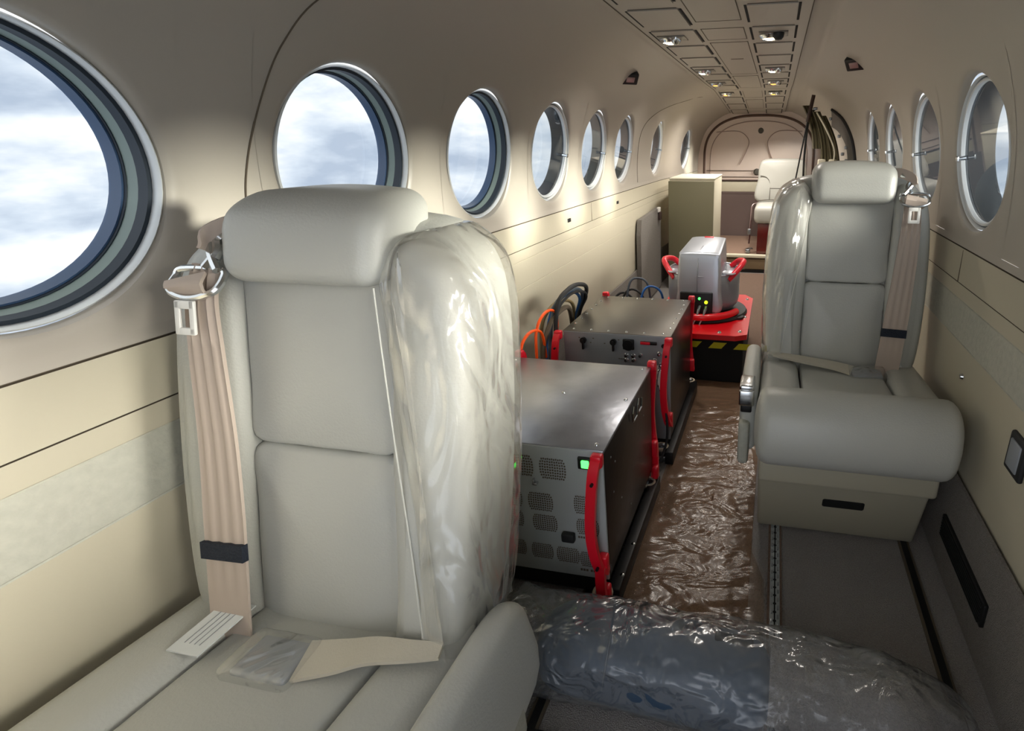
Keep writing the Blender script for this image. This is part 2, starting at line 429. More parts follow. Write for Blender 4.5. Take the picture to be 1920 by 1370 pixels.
# carpeted kick part of the sidewalls
for sd_, nm in ((-1, 'baseboard_left'), (1, 'baseboard_right')):
    mb = MB()
    for a, b in zip(ys, ys[1:]):
        for p, q in zip([(.683, .279), (.676, .277), (.676, .0)], [(.676, .277), (.676, .0), (.69, -.02)]):
            mb.add([taper((p[0], a, p[1]), sd_), taper((q[0], a, q[1]), sd_), taper((q[0], b, q[1]), sd_), taper((p[0], b, p[1]), sd_)], [(0, 1, 2, 3)])
    struct(mb.build(nm, 'carpetwall'))
# cockpit divider with doorway, out of view, added to cut light from the front
mb = MB()
for c_, s_ in (((-.49, Y0-.01, .72), (.42, .02, 1.50)), ((.49, Y0-.01, .72), (.42, .02, 1.50)), ((0, Y0-.01, 1.45), (.57, .02, .08))): box(c_, s_, mb=mb)
struct(mb.build('wall_front', 'liner', smooth=False))
# floor
struct(box((0, (Y0+Y1)/2, -.02), (1.40, Y1-Y0, .04)).build('floor', 'carpet'))
# moulding seams on the upper liner (thin shadow gaps)
def seam(ptsyz, side, name, r=.0014, mt='groove'):
    P = catmull([(p[0], p[1], 0) for p in ptsyz], 8)
    pts = [taper((X(max(.83, p.y))-.0004, p.x, p.y), side) for p in P]
    return struct(tube(pts, r, 6).build(name, mt))
seam([(.735, .80), (.745, .93), (.755, 1.01), (.795, 1.13), (.835, 1.22), (.90, 1.30), (1.05, 1.375)], -1, 'trim_1')
seam([(3.42, .83), (3.40, 1.0), (3.42, 1.15), (3.62, 1.24), (3.95, 1.31), (4.25, 1.36), (4.5, 1.41)], -1, 'trim_2')
seam([(.735, .80), (.755, 1.01), (.835, 1.22), (1.05, 1.375)], 1, 'trim_3')
for i, (sd_, y_) in enumerate(((-1, 1.45), (-1, 2.5), (1, 1.50), (1, .98))):
    struct(tube([taper((.6822, y_, z_), sd_) for z_ in (.795, .75, .712)], .0018, 6).build('trim_%d' % (4+i), 'groove'))

# ---------------------------------------------------------------- windows
def window(side, y, idx):
    root = empty('window_%d' % idx); struct(root)
    x0 = X(1.03)+.004; k = 1-max(0, y-4.1)*.078
    tilt = math.atan2(X(.95)-X(1.11), .16)
    yaw_ = .0 if y < 4.1 else .078*.66
    def T(v):   # local: x outward, y along, z up
        a = Vector((v.x*math.cos(tilt)-v.z*math.sin(tilt), v.y, v.x*math.sin(tilt)+v.z*math.cos(tilt)))
        a = Vector((a.x-yaw_*a.y, a.y, a.z))
        return Vector((side*(x0*k+a.x), y+a.y, 1.03+a.z))
    def la(prof, name, mt, closed=True): return lathe(prof, ax='x', seg=72, closed=closed, T=T).build(name, mt, root, angle=40)
    la([(.179, -.001), (.1805, .010), (.176, .014), (.1735, .010), (.174, .002), (.1765, -.003)], 'trim_ring', 'trimwhite')
    la([(.1755, .010), (.1755, .024), (.166, .024), (.168, .010)], 'gasket', 'windark')
    if side < 0 and y < 1.9:
        la([(.176, .024), (.176, .038), (.163, .038), (.166, .024)], 'inner_frame', 'winframe')
        la([(.176, .038), (.176, .041), (.1605, .041), (.1615, .038)], 'frame_gasket', 'windark')
        la([(.176, .041), (.176, .060), (.156, .060), (.158, .041)], 'outer_frame', 'winblue')
        r = .157
        lathe([(.0005, .057), (r, .057)], ax='x', seg=48, T=T).build('outer_pane', 'pane', root)
    else:
        la([(.1715, .006), (.170, .014), (.162, .014), (.164, .004), (.168, .002)], 'inner_ring', 'trimwhite')
        la([(.176, .022), (.176, .085 if side > 0 else .065), (.156, .085 if side > 0 else .065), (.164, .022)], 'outer_frame', 'wingrey')
        lathe([(.0005, .012), (.163, .012)], ax='x', seg=48, T=T).build('inner_pane', 'pane', root)
        lathe([(.0005, .082 if side > 0 else .062), (.160, .082 if side > 0 else .062)], ax='x', seg=48, T=T).build('outer_pane', 'pane', root)
        mbk = MB(); cyl((.011, .148, -.012), (-.008, .148, -.012), .006, mb=mbk, T=T); cyl((.004, .148, -.012), (.004, .170, -.014), .0035, mb=mbk, T=T)
        box((-.010, .148, -.012), (.006, .015, .015), .003, mb=mbk, T=T)
        mbk.build('dimmer_knob', 'chrome', root)
    return root
i = 1
for y_ in LWY: window(-1, y_, i); i += 1
for y_ in RWY: window(1, y_, i); i += 1

# ---------------------------------------------------------------- ceiling service panel
mb = MB()
pys = [.3+(5.56-.3)*k/60 for k in range(61)]
def strip(x0, x1, y0, y1, z0, z1, mt, mb):
    n_ = max(1, int((y1-y0)/.15))
    for a in range(n_):
        u = y0+(y1-y0)*a/n_; v = y0+(y1-y0)*(a+1)/n_
        P = [taper((x, y, z)) for y in (u, v) for x in (x0, x1) for z in (z0, z1)]
        mb.add(P, [(0, 1, 3, 2), (4, 6, 7, 5), (0, 4, 5, 1), (2, 3, 7, 6), (0, 2, 6, 4), (1, 5, 7, 3)], mt)
strip(-.318, .262, .3, 5.55, 1.440, 1.4465, 'liner', mb)
panel = tag(mb.build('trim_20', smooth=False), kind='structure')
mb = MB()
for x_ in (-.3195, .2635): strip(x_-.0015, x_+.0015, .3, 5.55, 1.4385, 1.4475, 'groove', mb)
struct(mb.build('trim_21', smooth=False))
rows = [1.145+.325*k for k in range(14)]
svc = 0
LIGHTROWS = (3, 6, 8)
for k, ry in enumerate(rows):
    for col, (xa, xb) in enumerate(((-.298, -.123), (.063, .230))):
        root = empty('overhead_panel', taper(((xa+xb)/2, ry+.13, 1.44)))
        def TT(v, o=root.location.copy()): return v-o
        m1 = MB()
        P = lambda x0, x1, y0, y1, z0, z1, mt, mb_: [mb_.add([TT(taper((x, y, z))) for y in (y0, y1) for x in (x0, x1) for z in (z0, z1)], [(0, 1, 3, 2), (4, 6, 7, 5), (0, 4, 5, 1), (2, 3, 7, 6), (0, 2, 6, 4), (1, 5, 7, 3)], mt)]
        P(xa+.010, xb-.010, ry, ry+.255, 1.436, 1.4402, 'liner', m1)
        m1.build('cover_plate', parent=root, smooth=False)
        m2 = MB()
        P(xa, xa+.008, ry+.01, ry+.245, 1.4388, 1.4402, 'blackmatte', m2); P(xb-.008, xb, ry+.01, ry+.245, 1.4388, 1.4402, 'blackmatte', m2)
        P(xa+.012, xb-.012, ry-.006, ry-.0025, 1.4390, 1.4402, 'groove', m2); P(xa+.012, xb-.012, ry+.2575, ry+.261, 1.4390, 1.4402, 'groove', m2)
        m2.build('shadow_slot', parent=root, smooth=False)
        side_ = 'left' if col == 0 else 'right'
        if k in LIGHTROWS or k == 10:
            xc = (xa+xb)/2-(.02 if col == 0 else 0); c0 = TT(taper((xc, ry+.12, 1.436)))
            rc = MB(); box(c0+Vector((0, 0, -.001)), (.105, .10, .004), .0018, mb=rc); rc.build('lamp_recess', 'cavity', root)
            lathe([(.036, -.012), (.040, -.004), (.043, -.001), (.043, .001), (.032, .0), (.030, -.009), (.032, -.013)], c=c0+Vector((-.012, .018, -.003)), seg=24, closed=True).build('lamp_bezel', 'chrome', root)
            lathe([(.0004, -.017), (.014, -.0155), (.024, -.011), (.0305, -.005)], c=c0+Vector((-.012, .018, -.002)), seg=20).build('bulb', 'lampglow' if k < 8 else 'lampamber', root)
            gs = MB(); lathe([(.0004, -.024), (.012, -.022), (.019, -.014), (.021, -.003), (.021, .0)], c=c0+Vector((.018, -.028, -.003)), seg=24, mb=gs)
            gs.build('air_gasper', 'black' if (k == 3 and col == 1) else 'chrome', root)
            tag(root, '%s-hand overhead panel with reading lamp and %s air outlet, %s' % (side_, 'black' if (k == 3 and col == 1) else 'chrome', {3: 'nearest the camera', 6: 'second along the ceiling', 8: 'third along the ceiling', 10: 'last near the rear'}[k]), 'ceiling panel', 'overhead panels with reading lamps')
            if k < 11:
                ld = bpy.data.lights.new('reading_light', 'SPOT'); ld.energy = LAMP_W*(3 if k == 10 else 1); ld.spot_size = math.radians(150); ld.spot_blend = .8; ld.shadow_soft_size = .03; ld.color = (1, .93, .85)
                lo = bpy.data.objects.new('reading_light', ld); COL.objects.link(lo); lo.parent = root; lo.location = c0+Vector((-.012, .018, -.03))
        else:
            tag(root, 'plain blank overhead cover plate in the %s-hand column of the ceiling strip' % side_, 'ceiling panel', 'blank overhead plates in the %s column' % side_)
# centre covers
for k, (y0, y1) in enumerate(((1.25, 2.0), (2.12, 2.34), (2.4, 3.45), (3.55, 4.28), (4.45, 4.75), (4.85, 5.3))):
    m1 = MB(); xa, xb = -.108, .045
    fr = .003
    for (a, b, c, d) in ((xa, xa+fr, y0, y1), (xb-fr, xb, y0, y1), (xa, xb, y0, y0+fr), (xa, xb, y1-fr, y1)):
        strip(a, b, c, d, 1.4388, 1.4404, 'groove', m1)
    strip(xa+fr, xb-fr, y0+fr, y1-fr, 1.4395, 1.4404, 'liner', m1)
    if k == 2: strip(-.06, .0, 2.85, 2.862, 1.4385, 1.440, 'groove', m1)
    o = m1.build('centre_cover', smooth=False)
    tag(o, ['long centre ceiling cover nearest the camera', 'short grooved centre ceiling cover between the two nearest lamps', 'long centre ceiling cover with a small slot', 'centre ceiling cover ahead of the dark cross line', 'small centre cover where the ceiling starts to slope down', 'last centre cover above the rear bulkhead arch'][k], 'ceiling panel', 'centre covers of the ceiling strip')
# two small black cabin speakers / sensors on the curved liner
for sgn, yy, zz, lab in ((-1, 2.66, 1.352, 'small black framed red cabin indicator on the left of the ceiling'), (1, 2.60, 1.375, 'small black framed red cabin indicator on the right of the ceiling')):
    xx = X(zz)*sgn; root = empty('cabin_indicator', (xx, yy, zz))
    nrm = Vector((-sgn*.45, -.62, -.64)); q = nrm.to_track_quat('Z', 'Y').to_matrix()
    Tn = lambda v, q=q: q @ v
    box((0, 0, .002), (.080, .055, .030), .006, T=Tn).build('bezel', 'black', root)
    box((0, 0, .017), (.040, .026, .005), .002, T=Tn).build('lens', 'pinkmetal', root)
    tag(root, lab, 'cabin light')

# ================================================================= REAR BULKHEAD, STEP, REAR SEAT
BY = 5.6
def arch(hw, top, bot, n=40, e=2.6, zc=.92):
    pts = [(-hw, bot)]
    for k in range(n+1):
        a = PI-PI*k/n; c, s = math.cos(a), math.sin(a)
        pts.append((math.copysign(abs(c)**(2/e), c)*hw, zc+abs(s)**(2/e)*(top-zc)))
    pts.append((hw, bot)); return pts
mb = MB(); ou = [(-.70, 0)]+[(-.62, .5)]; 
box((0, BY+.03, .72), (1.34, .04, 1.5), mb=mb)
struct(mb.build('wall_back', 'bulkhead'))
mb = MB(); A = arch(.535, 1.312, .17); tube([(x, BY+.005, z) for x, z in A], .011, 8, mb=mb); struct(mb.build('trim_30', 'archbrown'))
mb = MB(); A = arch(.475, 1.262, .715, e=2.4); A2 = [(x, BY+.006, z) for x, z in A]; tube(A2+[A2[0]], .004, 6, mb=mb); struct(mb.build('trim_31', 'bulkseam'))
m2 = MB()
for x0, x1 in ((-.45, -.08), (.07, .44)):
    s_ = 1 if x0 > 0 else -1; xc = x1 if s_ < 0 else x0; xo = x0 if s_ < 0 else x1
    tube([(v[0], BY+.005, v[1]) for v in catmull([(xo*.93, 1.165, 0), (xc-s_*.0+ s_*.12, 1.17, 0), (xc+s_*.02, 1.09, 0), (xc+s_*.04, .98, 0), (xc+s_*.10, .86, 0)], 6)], .0035, 6, mb=m2)
struct(m2.build('trim_32', 'bulkseam'))
for j, (z0, z1, mt) in enumerate(((.70, .715, 'darkbrown'), (.575, .60, 'bulkheadlow'), (.60, .695, 'ivory'), (.80, .806, 'bulkheadlow'), (.74, .746, 'bulkheadlow'))):
    struct(box((-.02, BY+.004, (z0+z1)/2), (.98, .014 if j < 3 else .008, z1-z0), .003).build('trim_%d' % (33+j), mt))
struct(box((-.02, BY, .36), (1.10, .02, .43)).build('trim_38', 'bulkheadlow'))
t = lathe([(.0005, -.012), (.018, -.010), (.026, -.003), (.027, .0)], c=(.015, BY+.01, 1.175), ax='y', seg=20).build('door_lock', 'leatherdark'); tag(t, 'round dark lock high on the rear bulkhead panel', 'lock')
t = lathe([(.0005, -.014), (.022, -.012), (.032, -.003), (.033, .0)], c=(-.005, BY+.006, .79), ax='y', seg=20).build('recessed_pull', 'leatherdark'); tag(t, 'round dark pull beside the rear seat on the bulkhead', 'door pull')
# raised rear platform
root = empty('rear_platform', (0, 4.6, 0)); 
box((0, .49, .08), (1.18, .96, .16)).build('platform_body', 'platformtop', root)
box((-.04, -.005, .146), (1.12, .05, .028), .006).build('edge_strip', 'ivory', root)
mb = MB(); box((-.20, -.004, .075), (.26, .01, .09), .004, mb=mb); box((.12, -.004, .075), (.30, .01, .09), .004, mb=mb); mb.build('front_panel', 'platformface', root)
box((0, -.006, .012), (1.1, .008, .024)).build('ledge_shadow', 'blackmatte', root)  # black strip standing in for the shadow under the ledge
box((.02, -.012, .137), (.20, .02, .012), .003).build('latch', 'black', root)
tag(root, 'raised brown carpeted platform with ivory front edge at the cabin rear', 'step')
t = lathe([(.0005, .006), (.02, .005), (.028, 0)], c=(-.005, 4.86, .162), seg=16).build('floor_fitting', 'steel'); tag(t, 'small metal fitting on the raised rear platform', 'floor fitting')
# rear seat
root = empty('rear_armchair', (.24, 5.0, .16))
def Tl(v): return Vector((v.x, v.y, v.z))
slab([(-.205, .40), (-.21, .60), (-.20, .72), (-.15, .765), (0, .77), (.15, .765), (.20, .72), (.21, .60), (.205, .40)], 0, .11, .035, .012, T=lambda v: Vector((v.x, -v.y+.12, v.z))).build('backrest', 'leather', root)
mb = MB(); tube([(v.x, .003, v.y) for v in catmull([(-.19, .63, 0), (-.13, .61, 0), (-.10, .55, 0), (-.10, .42, 0)], 6)], .003, 6, mb=mb); tube([(-.10, .001, .52), (.10, .001, .52)], .003, 6, mb=mb); mb.build('seam', 'leatherdark', root)
box((0, -.20, .335), (.43, .44, .15), .045, 4).build('seat_cushion', 'leather', root)
mb = MB(); ribbon(catmull([(-.20, -.10, .42), (-.10, -.05, .425), (.05, -.06, .42), (.18, -.1, .42)], 5), (0, 1, 0), .04, .004, mb=mb); mb.build('lap_belt', 'leatherdark', root)
box((.02, -.18, .13), (.40, .40, .258), .004).build('seat_base', 'wood', root)
mb = MB(); ribbon(catmull([(-.20, -.22, .415), (-.235, -.26, .39), (-.24, -.30, .30), (-.245, -.32, .2), (-.25, -.34, .08)], 6), (.3, 1, 0), .035, .004, mb=mb); mb.build('hanging_belt', 'pinkmetal', root)
mb = MB(); box((-.25, -.345, .185), (.03, .03, .05), .006, mb=mb); box((-.255, -.35, .02), (.04, .05, .03), .006, mb=mb); mb.build('belt_buckle', 'steel', root)
tag(root, 'ivory leather rear seat on a glossy red wood base, against the bulkhead', 'seat')

# olive partition cabinet on the left
root = empty('side_cabinet', (-.41, 4.22, 0))
box((0, 0, .41), (.332, .54, .81), .006).build('body', 'ivory', root)
box((-.004, -.275, .405), (.335, .018, .80), .003).build('door_panel', 'olive', root)
mb = MB(); box((0, 0, .821), (.336, .552, .014), .006, mb=mb); mb.build('top', 'ivory', root)
tag(root, 'tall olive fronted cabinet with ivory side against the left wall', 'cabinet')
# grey carpeted panel on the left wall ahead of the cabinet
mb = MB(); pts = [(3.33, .02), (3.33, .50), (3.36, .60), (3.96, .62), (3.96, .02)]
vs = [(-.675, y, z) for y, z in pts]+[(-.645, y, z) for y, z in pts]; n = 5
mb.add(vs, [tuple(range(5)), tuple(range(9, 4, -1))]+[(i, (i+1) % 5, 5+(i+1) % 5, 5+i) for i in range(5)])
tag(mb.build('wall_panel', 'carpetwall', smooth=False), 'grey carpeted panel low on the left wall beside the olive cabinet', 'panel')
root = empty('wall_outlet', (-.643, 3.88, .60)); box((0, 0, 0), (.02, .05, .05), .004).build('plate', 'white', root); box((.004, 0, -.035), (.03, .05, .06), .004).build('plug', 'darkbrown', root)
tag(root, 'small white outlet with a brown plug beside the olive cabinet', 'outlet')

# ---------------------------------------------------------------- airstair door on the right
mb = MB()
edge = catmull([(3.60, .30, 0), (3.60, .6, 0), (3.62, .85, 0), (3.70, .99, 0), (3.84, 1.11, 0), (4.07, 1.21, 0), (4.36, 1.285, 0)], 8)
inner = [Vector((p.x+.30*(1-.15*i/len(edge)), p.y-.10*i/len(edge), 0)) for i, p in enumerate(edge)]
vs = []
for p, q in zip(edge, inner):
    for (u, off) in ((0, -.002), (0, .012), (.5, .014), (1, .014), (1, .0)):
        r = p*(1-u)+q*u; vs.append(taper(((X(r.y) if r.y > .82 else .683)-off-(.0 if u < 1 else .0), r.x, r.y)))
n = 5; mb.add(vs, [(i*n+k, i*n+k+1, (i+1)*n+k+1, (i+1)*n+k) for i in range(len(edge)-1) for k in range(n-1)])
door = empty('door_1', (.6, 3.9, 0)); struct(door); off = Vector((.6, 3.9, 0))
def Td(v): return Vector(v)-off
mb.v = [tuple(Td(v)) for v in mb.v]
mb.build('door_frame', 'doordark', door, angle=50)
mb = MB(); tube([Td(taper(((X(p.y) if p.y > .82 else .683)-.006, p.x-.004, p.y))) for p in edge], .011, 8, mb=mb); mb.build('door_seal', 'blackmatte', door)
mb = MB()
for sx_, sy_, sz_ in ((.655, 3.80, 1.03), (.62, 3.95, 1.10), (.66, 3.76, .95), (.58, 4.25, 1.22), (.64, 3.82, .99)): box(Td(Vector((sx_-.035, sy_, sz_))), (.02, .03, .02), .004, mb=mb)
mb.build('frame_fitting', 'steel', door)
# folded step panels, ribbed, standing inside the doorway
for j, (a, b) in enumerate((((.345, 4.32, 1.315), (.435, 4.20, 1.02)), ((.415, 4.25, 1.27), (.50, 4.15, .93)), ((.455, 4.22, 1.24), (.56, 4.12, .93)))):
    root2 = MB(); a = Vector(a); b = Vector(b); wv = Vector((.055, 0, 0)); m_ = 9; vs = []
    nk = 13
    for i in range(m_+1):
        t = i/m_; p = a.lerp(b, t)+Vector((.02*math.sin(PI*t), 0, 0))
        for k in range(nk): vs.append(p+wv*(k/(nk-1)*(1+.2*t))+Vector((0, -.010 if k % 4 in (1, 2) else 0, 0)))
        for k in range(nk): vs.append(p+wv*((nk-1-k)/(nk-1)*(1+.2*t))+Vector((0, .02, 0)))
    c = 2*nk
    root2.add([Td(v) for v in vs], [(i*c+k, i*c+(k+1) % c, (i+1)*c+(k+1) % c, (i+1)*c+k) for i in range(m_) for k in range(c)]+[tuple(range(c)), tuple(m_*c+k for k in range(c))])
    root2.build('folded_step', 'doorolive', door, angle=20)
mb = MB(); tube([Td(v) for v in catmull([(.44, 4.16, 1.26), (.51, 4.12, 1.15), (.575, 4.09, 1.02), (.58, 4.09, .93)], 6)], .006, 6, mb=mb); mb.build('pale_edge', 'ivory', door)
mb = MB()
for x_, r_ in ((.50, .028), (.575, .028)): box(Td(Vector((x_, 4.12, .90))), (.052, .05, .10), .008, mb=mb)
cyl(Td(Vector((.537, 4.10, .92))), Td(Vector((.537, 4.06, .92))), .012, mb=mb); mb.build('step_bracket', 'ivory', door)
# gas strut and hand rail pole
t = empty('door_strut', (.33, 4.2, .83)); o3 = Vector((.33, 4.2, .83))
mb = MB(); cyl(Vector((.412, 4.2, 1.375))-o3, Vector((.383, 4.2, 1.20))-o3, .013, mb=mb); mb.build('cylinder', 'darkbrown', t)
mb = MB(); cyl(Vector((.384, 4.2, 1.205))-o3, Vector((.33, 4.2, .80))-o3, .0055, mb=mb); mb.build('rod', 'black', t)
tag(t, 'long thin black door strut leaning across the open doorway', 'strut')
t = empty('hand_rail', (.385, 4.28, .8)); o3 = Vector((.385, 4.28, .8))
mb = MB(); tube([Vector(v)-o3 for v in catmull([(.435, 4.28, 1.29), (.40, 4.28, 1.24), (.388, 4.28, 1.12), (.385, 4.28, .95), (.39, 4.28, .80)], 6)], .008, 8, mb=mb); mb.build('rail', 'black', t)
box(Vector((.435, 4.28, 1.29))-o3, (.03, .03, .02), .004).build('end_bracket', 'steel', t)
tag(t, 'black vertical hand rail behind the thin strut at the doorway', 'rail')

# ================================================================= CABIN SEATS
LEAN = .22; HZ = .39
def cabin_seat(cx, cy, s, rz, name, label, near):
    root = empty(name, (cx, cy, 0), rz)
    lean = .245 if near else LEAN
    B = lambda v: Vector((s*v.x, (v.z-HZ)*lean-v.y, v.z))          # backrest frame: x toward aisle, y = forward
    C = lambda v: Vector((s*v.x, -v.y, v.z))                       # cushion frame
    bd = [(a*.94, h) for a, h in [(-.17, .34), (-.215, .385), (-.238, .46), (-.247, .58), (-.248, .72), (-.24, .84), (-.222, .905), (-.185, .945), (-.13, .965), (0, .972), (.13, .965), (.185, .945), (.222, .905), (.24, .84), (.248, .72), (.247, .58), (.238, .46), (.215, .385), (.17, .34)]]
    body = slab(bd, -.125, -.012, .03, .0, T=B, smooth=3).build('backrest', 'leather', root)
    # aisle and window bolsters
    IN = [(.118, .93), (.121, .84), (.119, .74), (.117, .66), (.119, .58), (.119, .47), (.110, .36)]
    for g in (1, -1):
        ol = [(.120, .915)]+IN[1:-1]+[(.113, .375)]+[(.150, .352), (.19, .375), (.218, .44), (.229, .56), (.230, .70), (.224, .82), (.208, .895), (.178, .932), (.14, .945)]
        slab([(g*a, h) for a, h in ol], -.05, .035, .026, .012, T=B, smooth=4, rb=.01).build('side_bolster', 'leather', body)
    up_ = [(-.117, .92), (-.120, .84), (-.118, .74), (-.115, .668), (-.04, .662), (.04, .662), (.115, .668), (.118, .74), (.120, .84), (.117, .92), (.04, .925), (-.04, .925)]
    lo_ = [(-.115, .655), (-.118, .58), (-.118, .47), (-.110, .375), (-.04, .362), (.04, .362), (.110, .375), (.118, .47), (.118, .58), (.115, .655), (.04, .659), (-.04, .659)]
    slab(up_, -.03, .012, .010, .008, T=B, smooth=4).build('upper_panel', 'leather', body)
    slab(lo_, -.03, .012, .010, .014, T=B, smooth=4).build('lower_panel', 'leather', body)
    # headrest: rounded pillow wrapping over the top
    def TH_(v):
        t = v.z/.062; k = 1-.03*max(0, t)**2
        return B(Vector((v.x*k+(.010 if near else 0), v.y-.012+(.012-.030*max(0, t)**2)*(1 if v.y > 0 else .2), .955+v.z-.010*(v.x/.12)**2*max(0, t))))
    box((0, 0, -.004), (.236, .125, .118), .032, 7, n=6, T=TH_).build('headrest', 'leather', root)
    # cushion
    def pad(a0, a1, name_, top, r):
        n_ = 8
        box(((a0+a1)/2, .165, .37), (a1-a0, .40, .15), r, 4, T=lambda v: C(Vector((v.x, v.y, v.z+(.0 if v.z < .37 else top+.14*v.y*.6)))), n=4).build(name_, 'leather', root)
    pad(-.118, .118, 'seat_cushion', -.030, .012)
    pad(.122, .232, 'cushion_bolster', -.018, .03); pad(-.232, -.122, 'cushion_bolster', -.018, .03)
    fr = [(.30, .33), (.31, .45), (.345, .486), (.40, .488), (.445, .455), (.462, .395), (.452, .338), (.415, .303), (.36, .300), (.315, .31)]
    # front roll: outline in (depth,height), extruded across
    slab(fr, -.232, .232, .03, .008, bb=.008, T=lambda v: C(Vector((v.y, v.x*1.0+.02*(1-(v.y/.24)**2), v.z))), smooth=4).build('front_roll', 'leather', root)
    box((0, .16, .255), (.445, .44, .075), .012, 3, T=C).build('skirt', 'plasticbeige', root)
    bs = box((0, .13, .112), (.445, .42, .218), .01, 3, T=lambda v: C(Vector((v.x*(1-.03*(.22-v.z)/.22), v.y-(.25*(.22-v.z) if v.y > 0 else 0), v.z)))).build('seat_base', 'plasticbeige', root)
    box((-.012, .336, .130), (.112, .016, .032), .007, 3, T=lambda v: C(Vector((v.x, v.y-.25*(.22-v.z), v.z)))).build('finger_slot', 'blackmatte', bs)
    # two feet riding on the floor tracks
    for g in (1, -1): box((g*.185, .10, .012), (.03, .30, .022), .004, 2, T=C).build('track_foot', 'steel', root)
    # aisle arm rest, folded down
    arm = slab([(-.06, .26), (-.07, .40), (-.03, .452), (.08, .462), (.22, .462), (.285, .45), (.30, .40), (.29, .30), (.26, .25)], .236, .282, .02, .004, rb=.02, bb=.004, T=lambda v: C(Vector((v.y, v.x, v.z))), smooth=4).build('arm_rest', 'leather', root)
    mb = MB()
    box((.265, .27, .452), (.040, .075, .018), .006, 3, T=C, mb=mb); box((.265, .305, .425), (.040, .014, .045), .004, 3, T=C, mb=mb); mb.build('recline_lever', 'chrome', arm)
    mb = MB(); box((.265, .285, .395), (.030, .04, .03), .004, 2, T=C, mb=mb); mb.build('lever_pocket', 'black', arm)
    box((.268, .15, .29), (.03, .34, .13), .012, 3, T=C).build('arm_side_panel', 'bandcloth', arm)
    # shoulder belt on the window side
    a0, a1 = (-.150, -.128)
    sh_ = .03 if near else 0
    pth = catmull([(-.158+sh_, .050, .915), (-.160+sh_, .058, .87), (-.160+sh_, .056, .80), (-.154+sh_, .054, .68), (-.144+sh_*.8, .056, .55), (-.134+sh_*.6, .06, .45), (-.128+sh_*.5, .062, .385)], 8)
    mb = MB(); ribbon([B(Vector((p.x, p.y, p.z))) for p in pth], (1, 0, 0), .05, .003, mb=mb, ridges=.006, wf=lambda t: .040+.027*min(1, t*1.6)); sb = mb.build('shoulder_belt', 'webbing', root, angle=60)
    mb = MB(); ribbon([B(Vector((p.x, p.y+.004, p.z))) for p in pth if .482 < p.z < .512], (1, 0, 0), .064, .006, mb=mb)
    if not mb.v: pass
    P_ = [Vector((-.1425+sh_*.75, .060, .547)), Vector((-.1415+sh_*.75, .0605, .524))]
    mb = MB(); ribbon([B(p) for p in P_], (1, 0, 0), .070, .009, mb=mb); mb.build('belt_keeper', 'navy', sb)
    # guide loop, bracket links and hanging latch plate at the shoulder
    mb = MB(); hx, hy, hz = -.163+sh_, .058, (.900 if near else .912)
    lp = [(hx-.038, hy, hz), (hx-.034, hy+.012, hz-.014), (hx, hy+.016, hz-.022), (hx+.034, hy+.012, hz-.014), (hx+.038, hy, hz), (hx+.03, hy-.004, hz+.010), (hx-.03, hy-.004, hz+.010)]
    tube([B(v) for v in catmull(lp, 5, True)], .0045, 8, mb=mb, closed=True)
    tube([B(Vector(v)) for v in catmull([(hx+.01, hy-.002, hz+.012), (hx+.02, hy-.01, hz+.03), (hx+.012, hy-.02, hz+.045), (hx+.035, hy-.03, hz+.06)], 5)], .007, 8, mb=mb)
    tube([B(Vector(v)) for v in catmull([(hx+.03, hy, hz+.010), (hx+.012, hy-.008, hz+.03), (hx+.004, hy-.02, hz+.05), (hx+.03, hy-.04, hz+.064)], 5)], .006, 8, mb=mb)
    gl = mb.build('guide_loop', 'chrome', sb)
    mb = MB(); ribbon([B(Vector(v)) for v in catmull([(hx-.004, hy+.014, hz+.004), (hx, hy+.020, hz-.006), (hx, hy+.012, hz-.018), (hx+.004, hy+.002, hz-.024)], 4)], (1, 0, 0), .055, .004, mb=mb)
    ribbon([B(Vector(v)) for v in catmull([(hx+.07, hy-.06, hz+.050), (hx+.045, hy-.035, hz+.066), (hx+.012, hy-.012, hz+.054), (hx+.006, hy-.004, hz+.034)], 5)], (.3, 0, 1), .026, .004, mb=mb)
    mb.build('belt_fold', 'webbing', sb)
    mb = MB(); q0 = Vector((hx+.002, hy+.022, hz-.044))
    for (dx, dz, w_, h_) in ((-.0115, 0, .008, .042), (.0115, 0, .008, .042), (0, .016, .030, .010), (0, -.017, .030, .009)):
        box((q0.x+dx, q0.y, q0.z+dz), (w_, .004, h_), .0012, 2, T=B, mb=mb)
    mb.build('latch_plate', 'white', sb)
    # lap belt across the rear of the cushion
    bx = .0 if near else -.06
    L_ = [(.215, .02, .446), (.17, .04, .447), (.12, .05, .444), (bx+.08, .065, .436), (bx+.03, .08, .430)]
    if near: L_ = [(.212, .045, .448), (.17, .055, .450), (.12, .060, .445), (.08, .068, .436), (.03, .08, .430)]
    mb = MB(); ribbon([C(Vector(v)) for v in catmull(L_, 8)], [C(Vector((0, 1, -.12))) for q in range(33)], .05, .006, mb=mb, wf=lambda t: .020+.034*t); lb = mb.build('lap_belt', 'lapwebbing', root, angle=50)
    mb = MB(); box((bx-.012, .082, .420), (.085, .058, .022), .006, 3, T=C, mb=mb); bk = mb.build('lap_buckle', 'panelgrey', lb)
    box((bx-.012, .084, .424), (.104, .072, .034), .010, 3, T=lambda v: C(v+Vector((0, 0, .003*noise.noise(v*60)))), n=5).build('buckle_film', 'film', lb)
    mb = MB()
    if near: box((-.125, .068, .440), (.050, .075, .002), T=lambda v: C(Vector((v.x-.2*(v.y-.085), v.y, v.z-.16*(v.y-.085)))), mb=mb)
    else: box((-.150, .02, .432), (.05, .05, .002), T=lambda v: C(Vector((v.x, v.y, v.z+.5*abs(v.x+.15)-.15*(v.y)))), mb=mb)
    tg = mb.build('paper_tag', 'label', root)
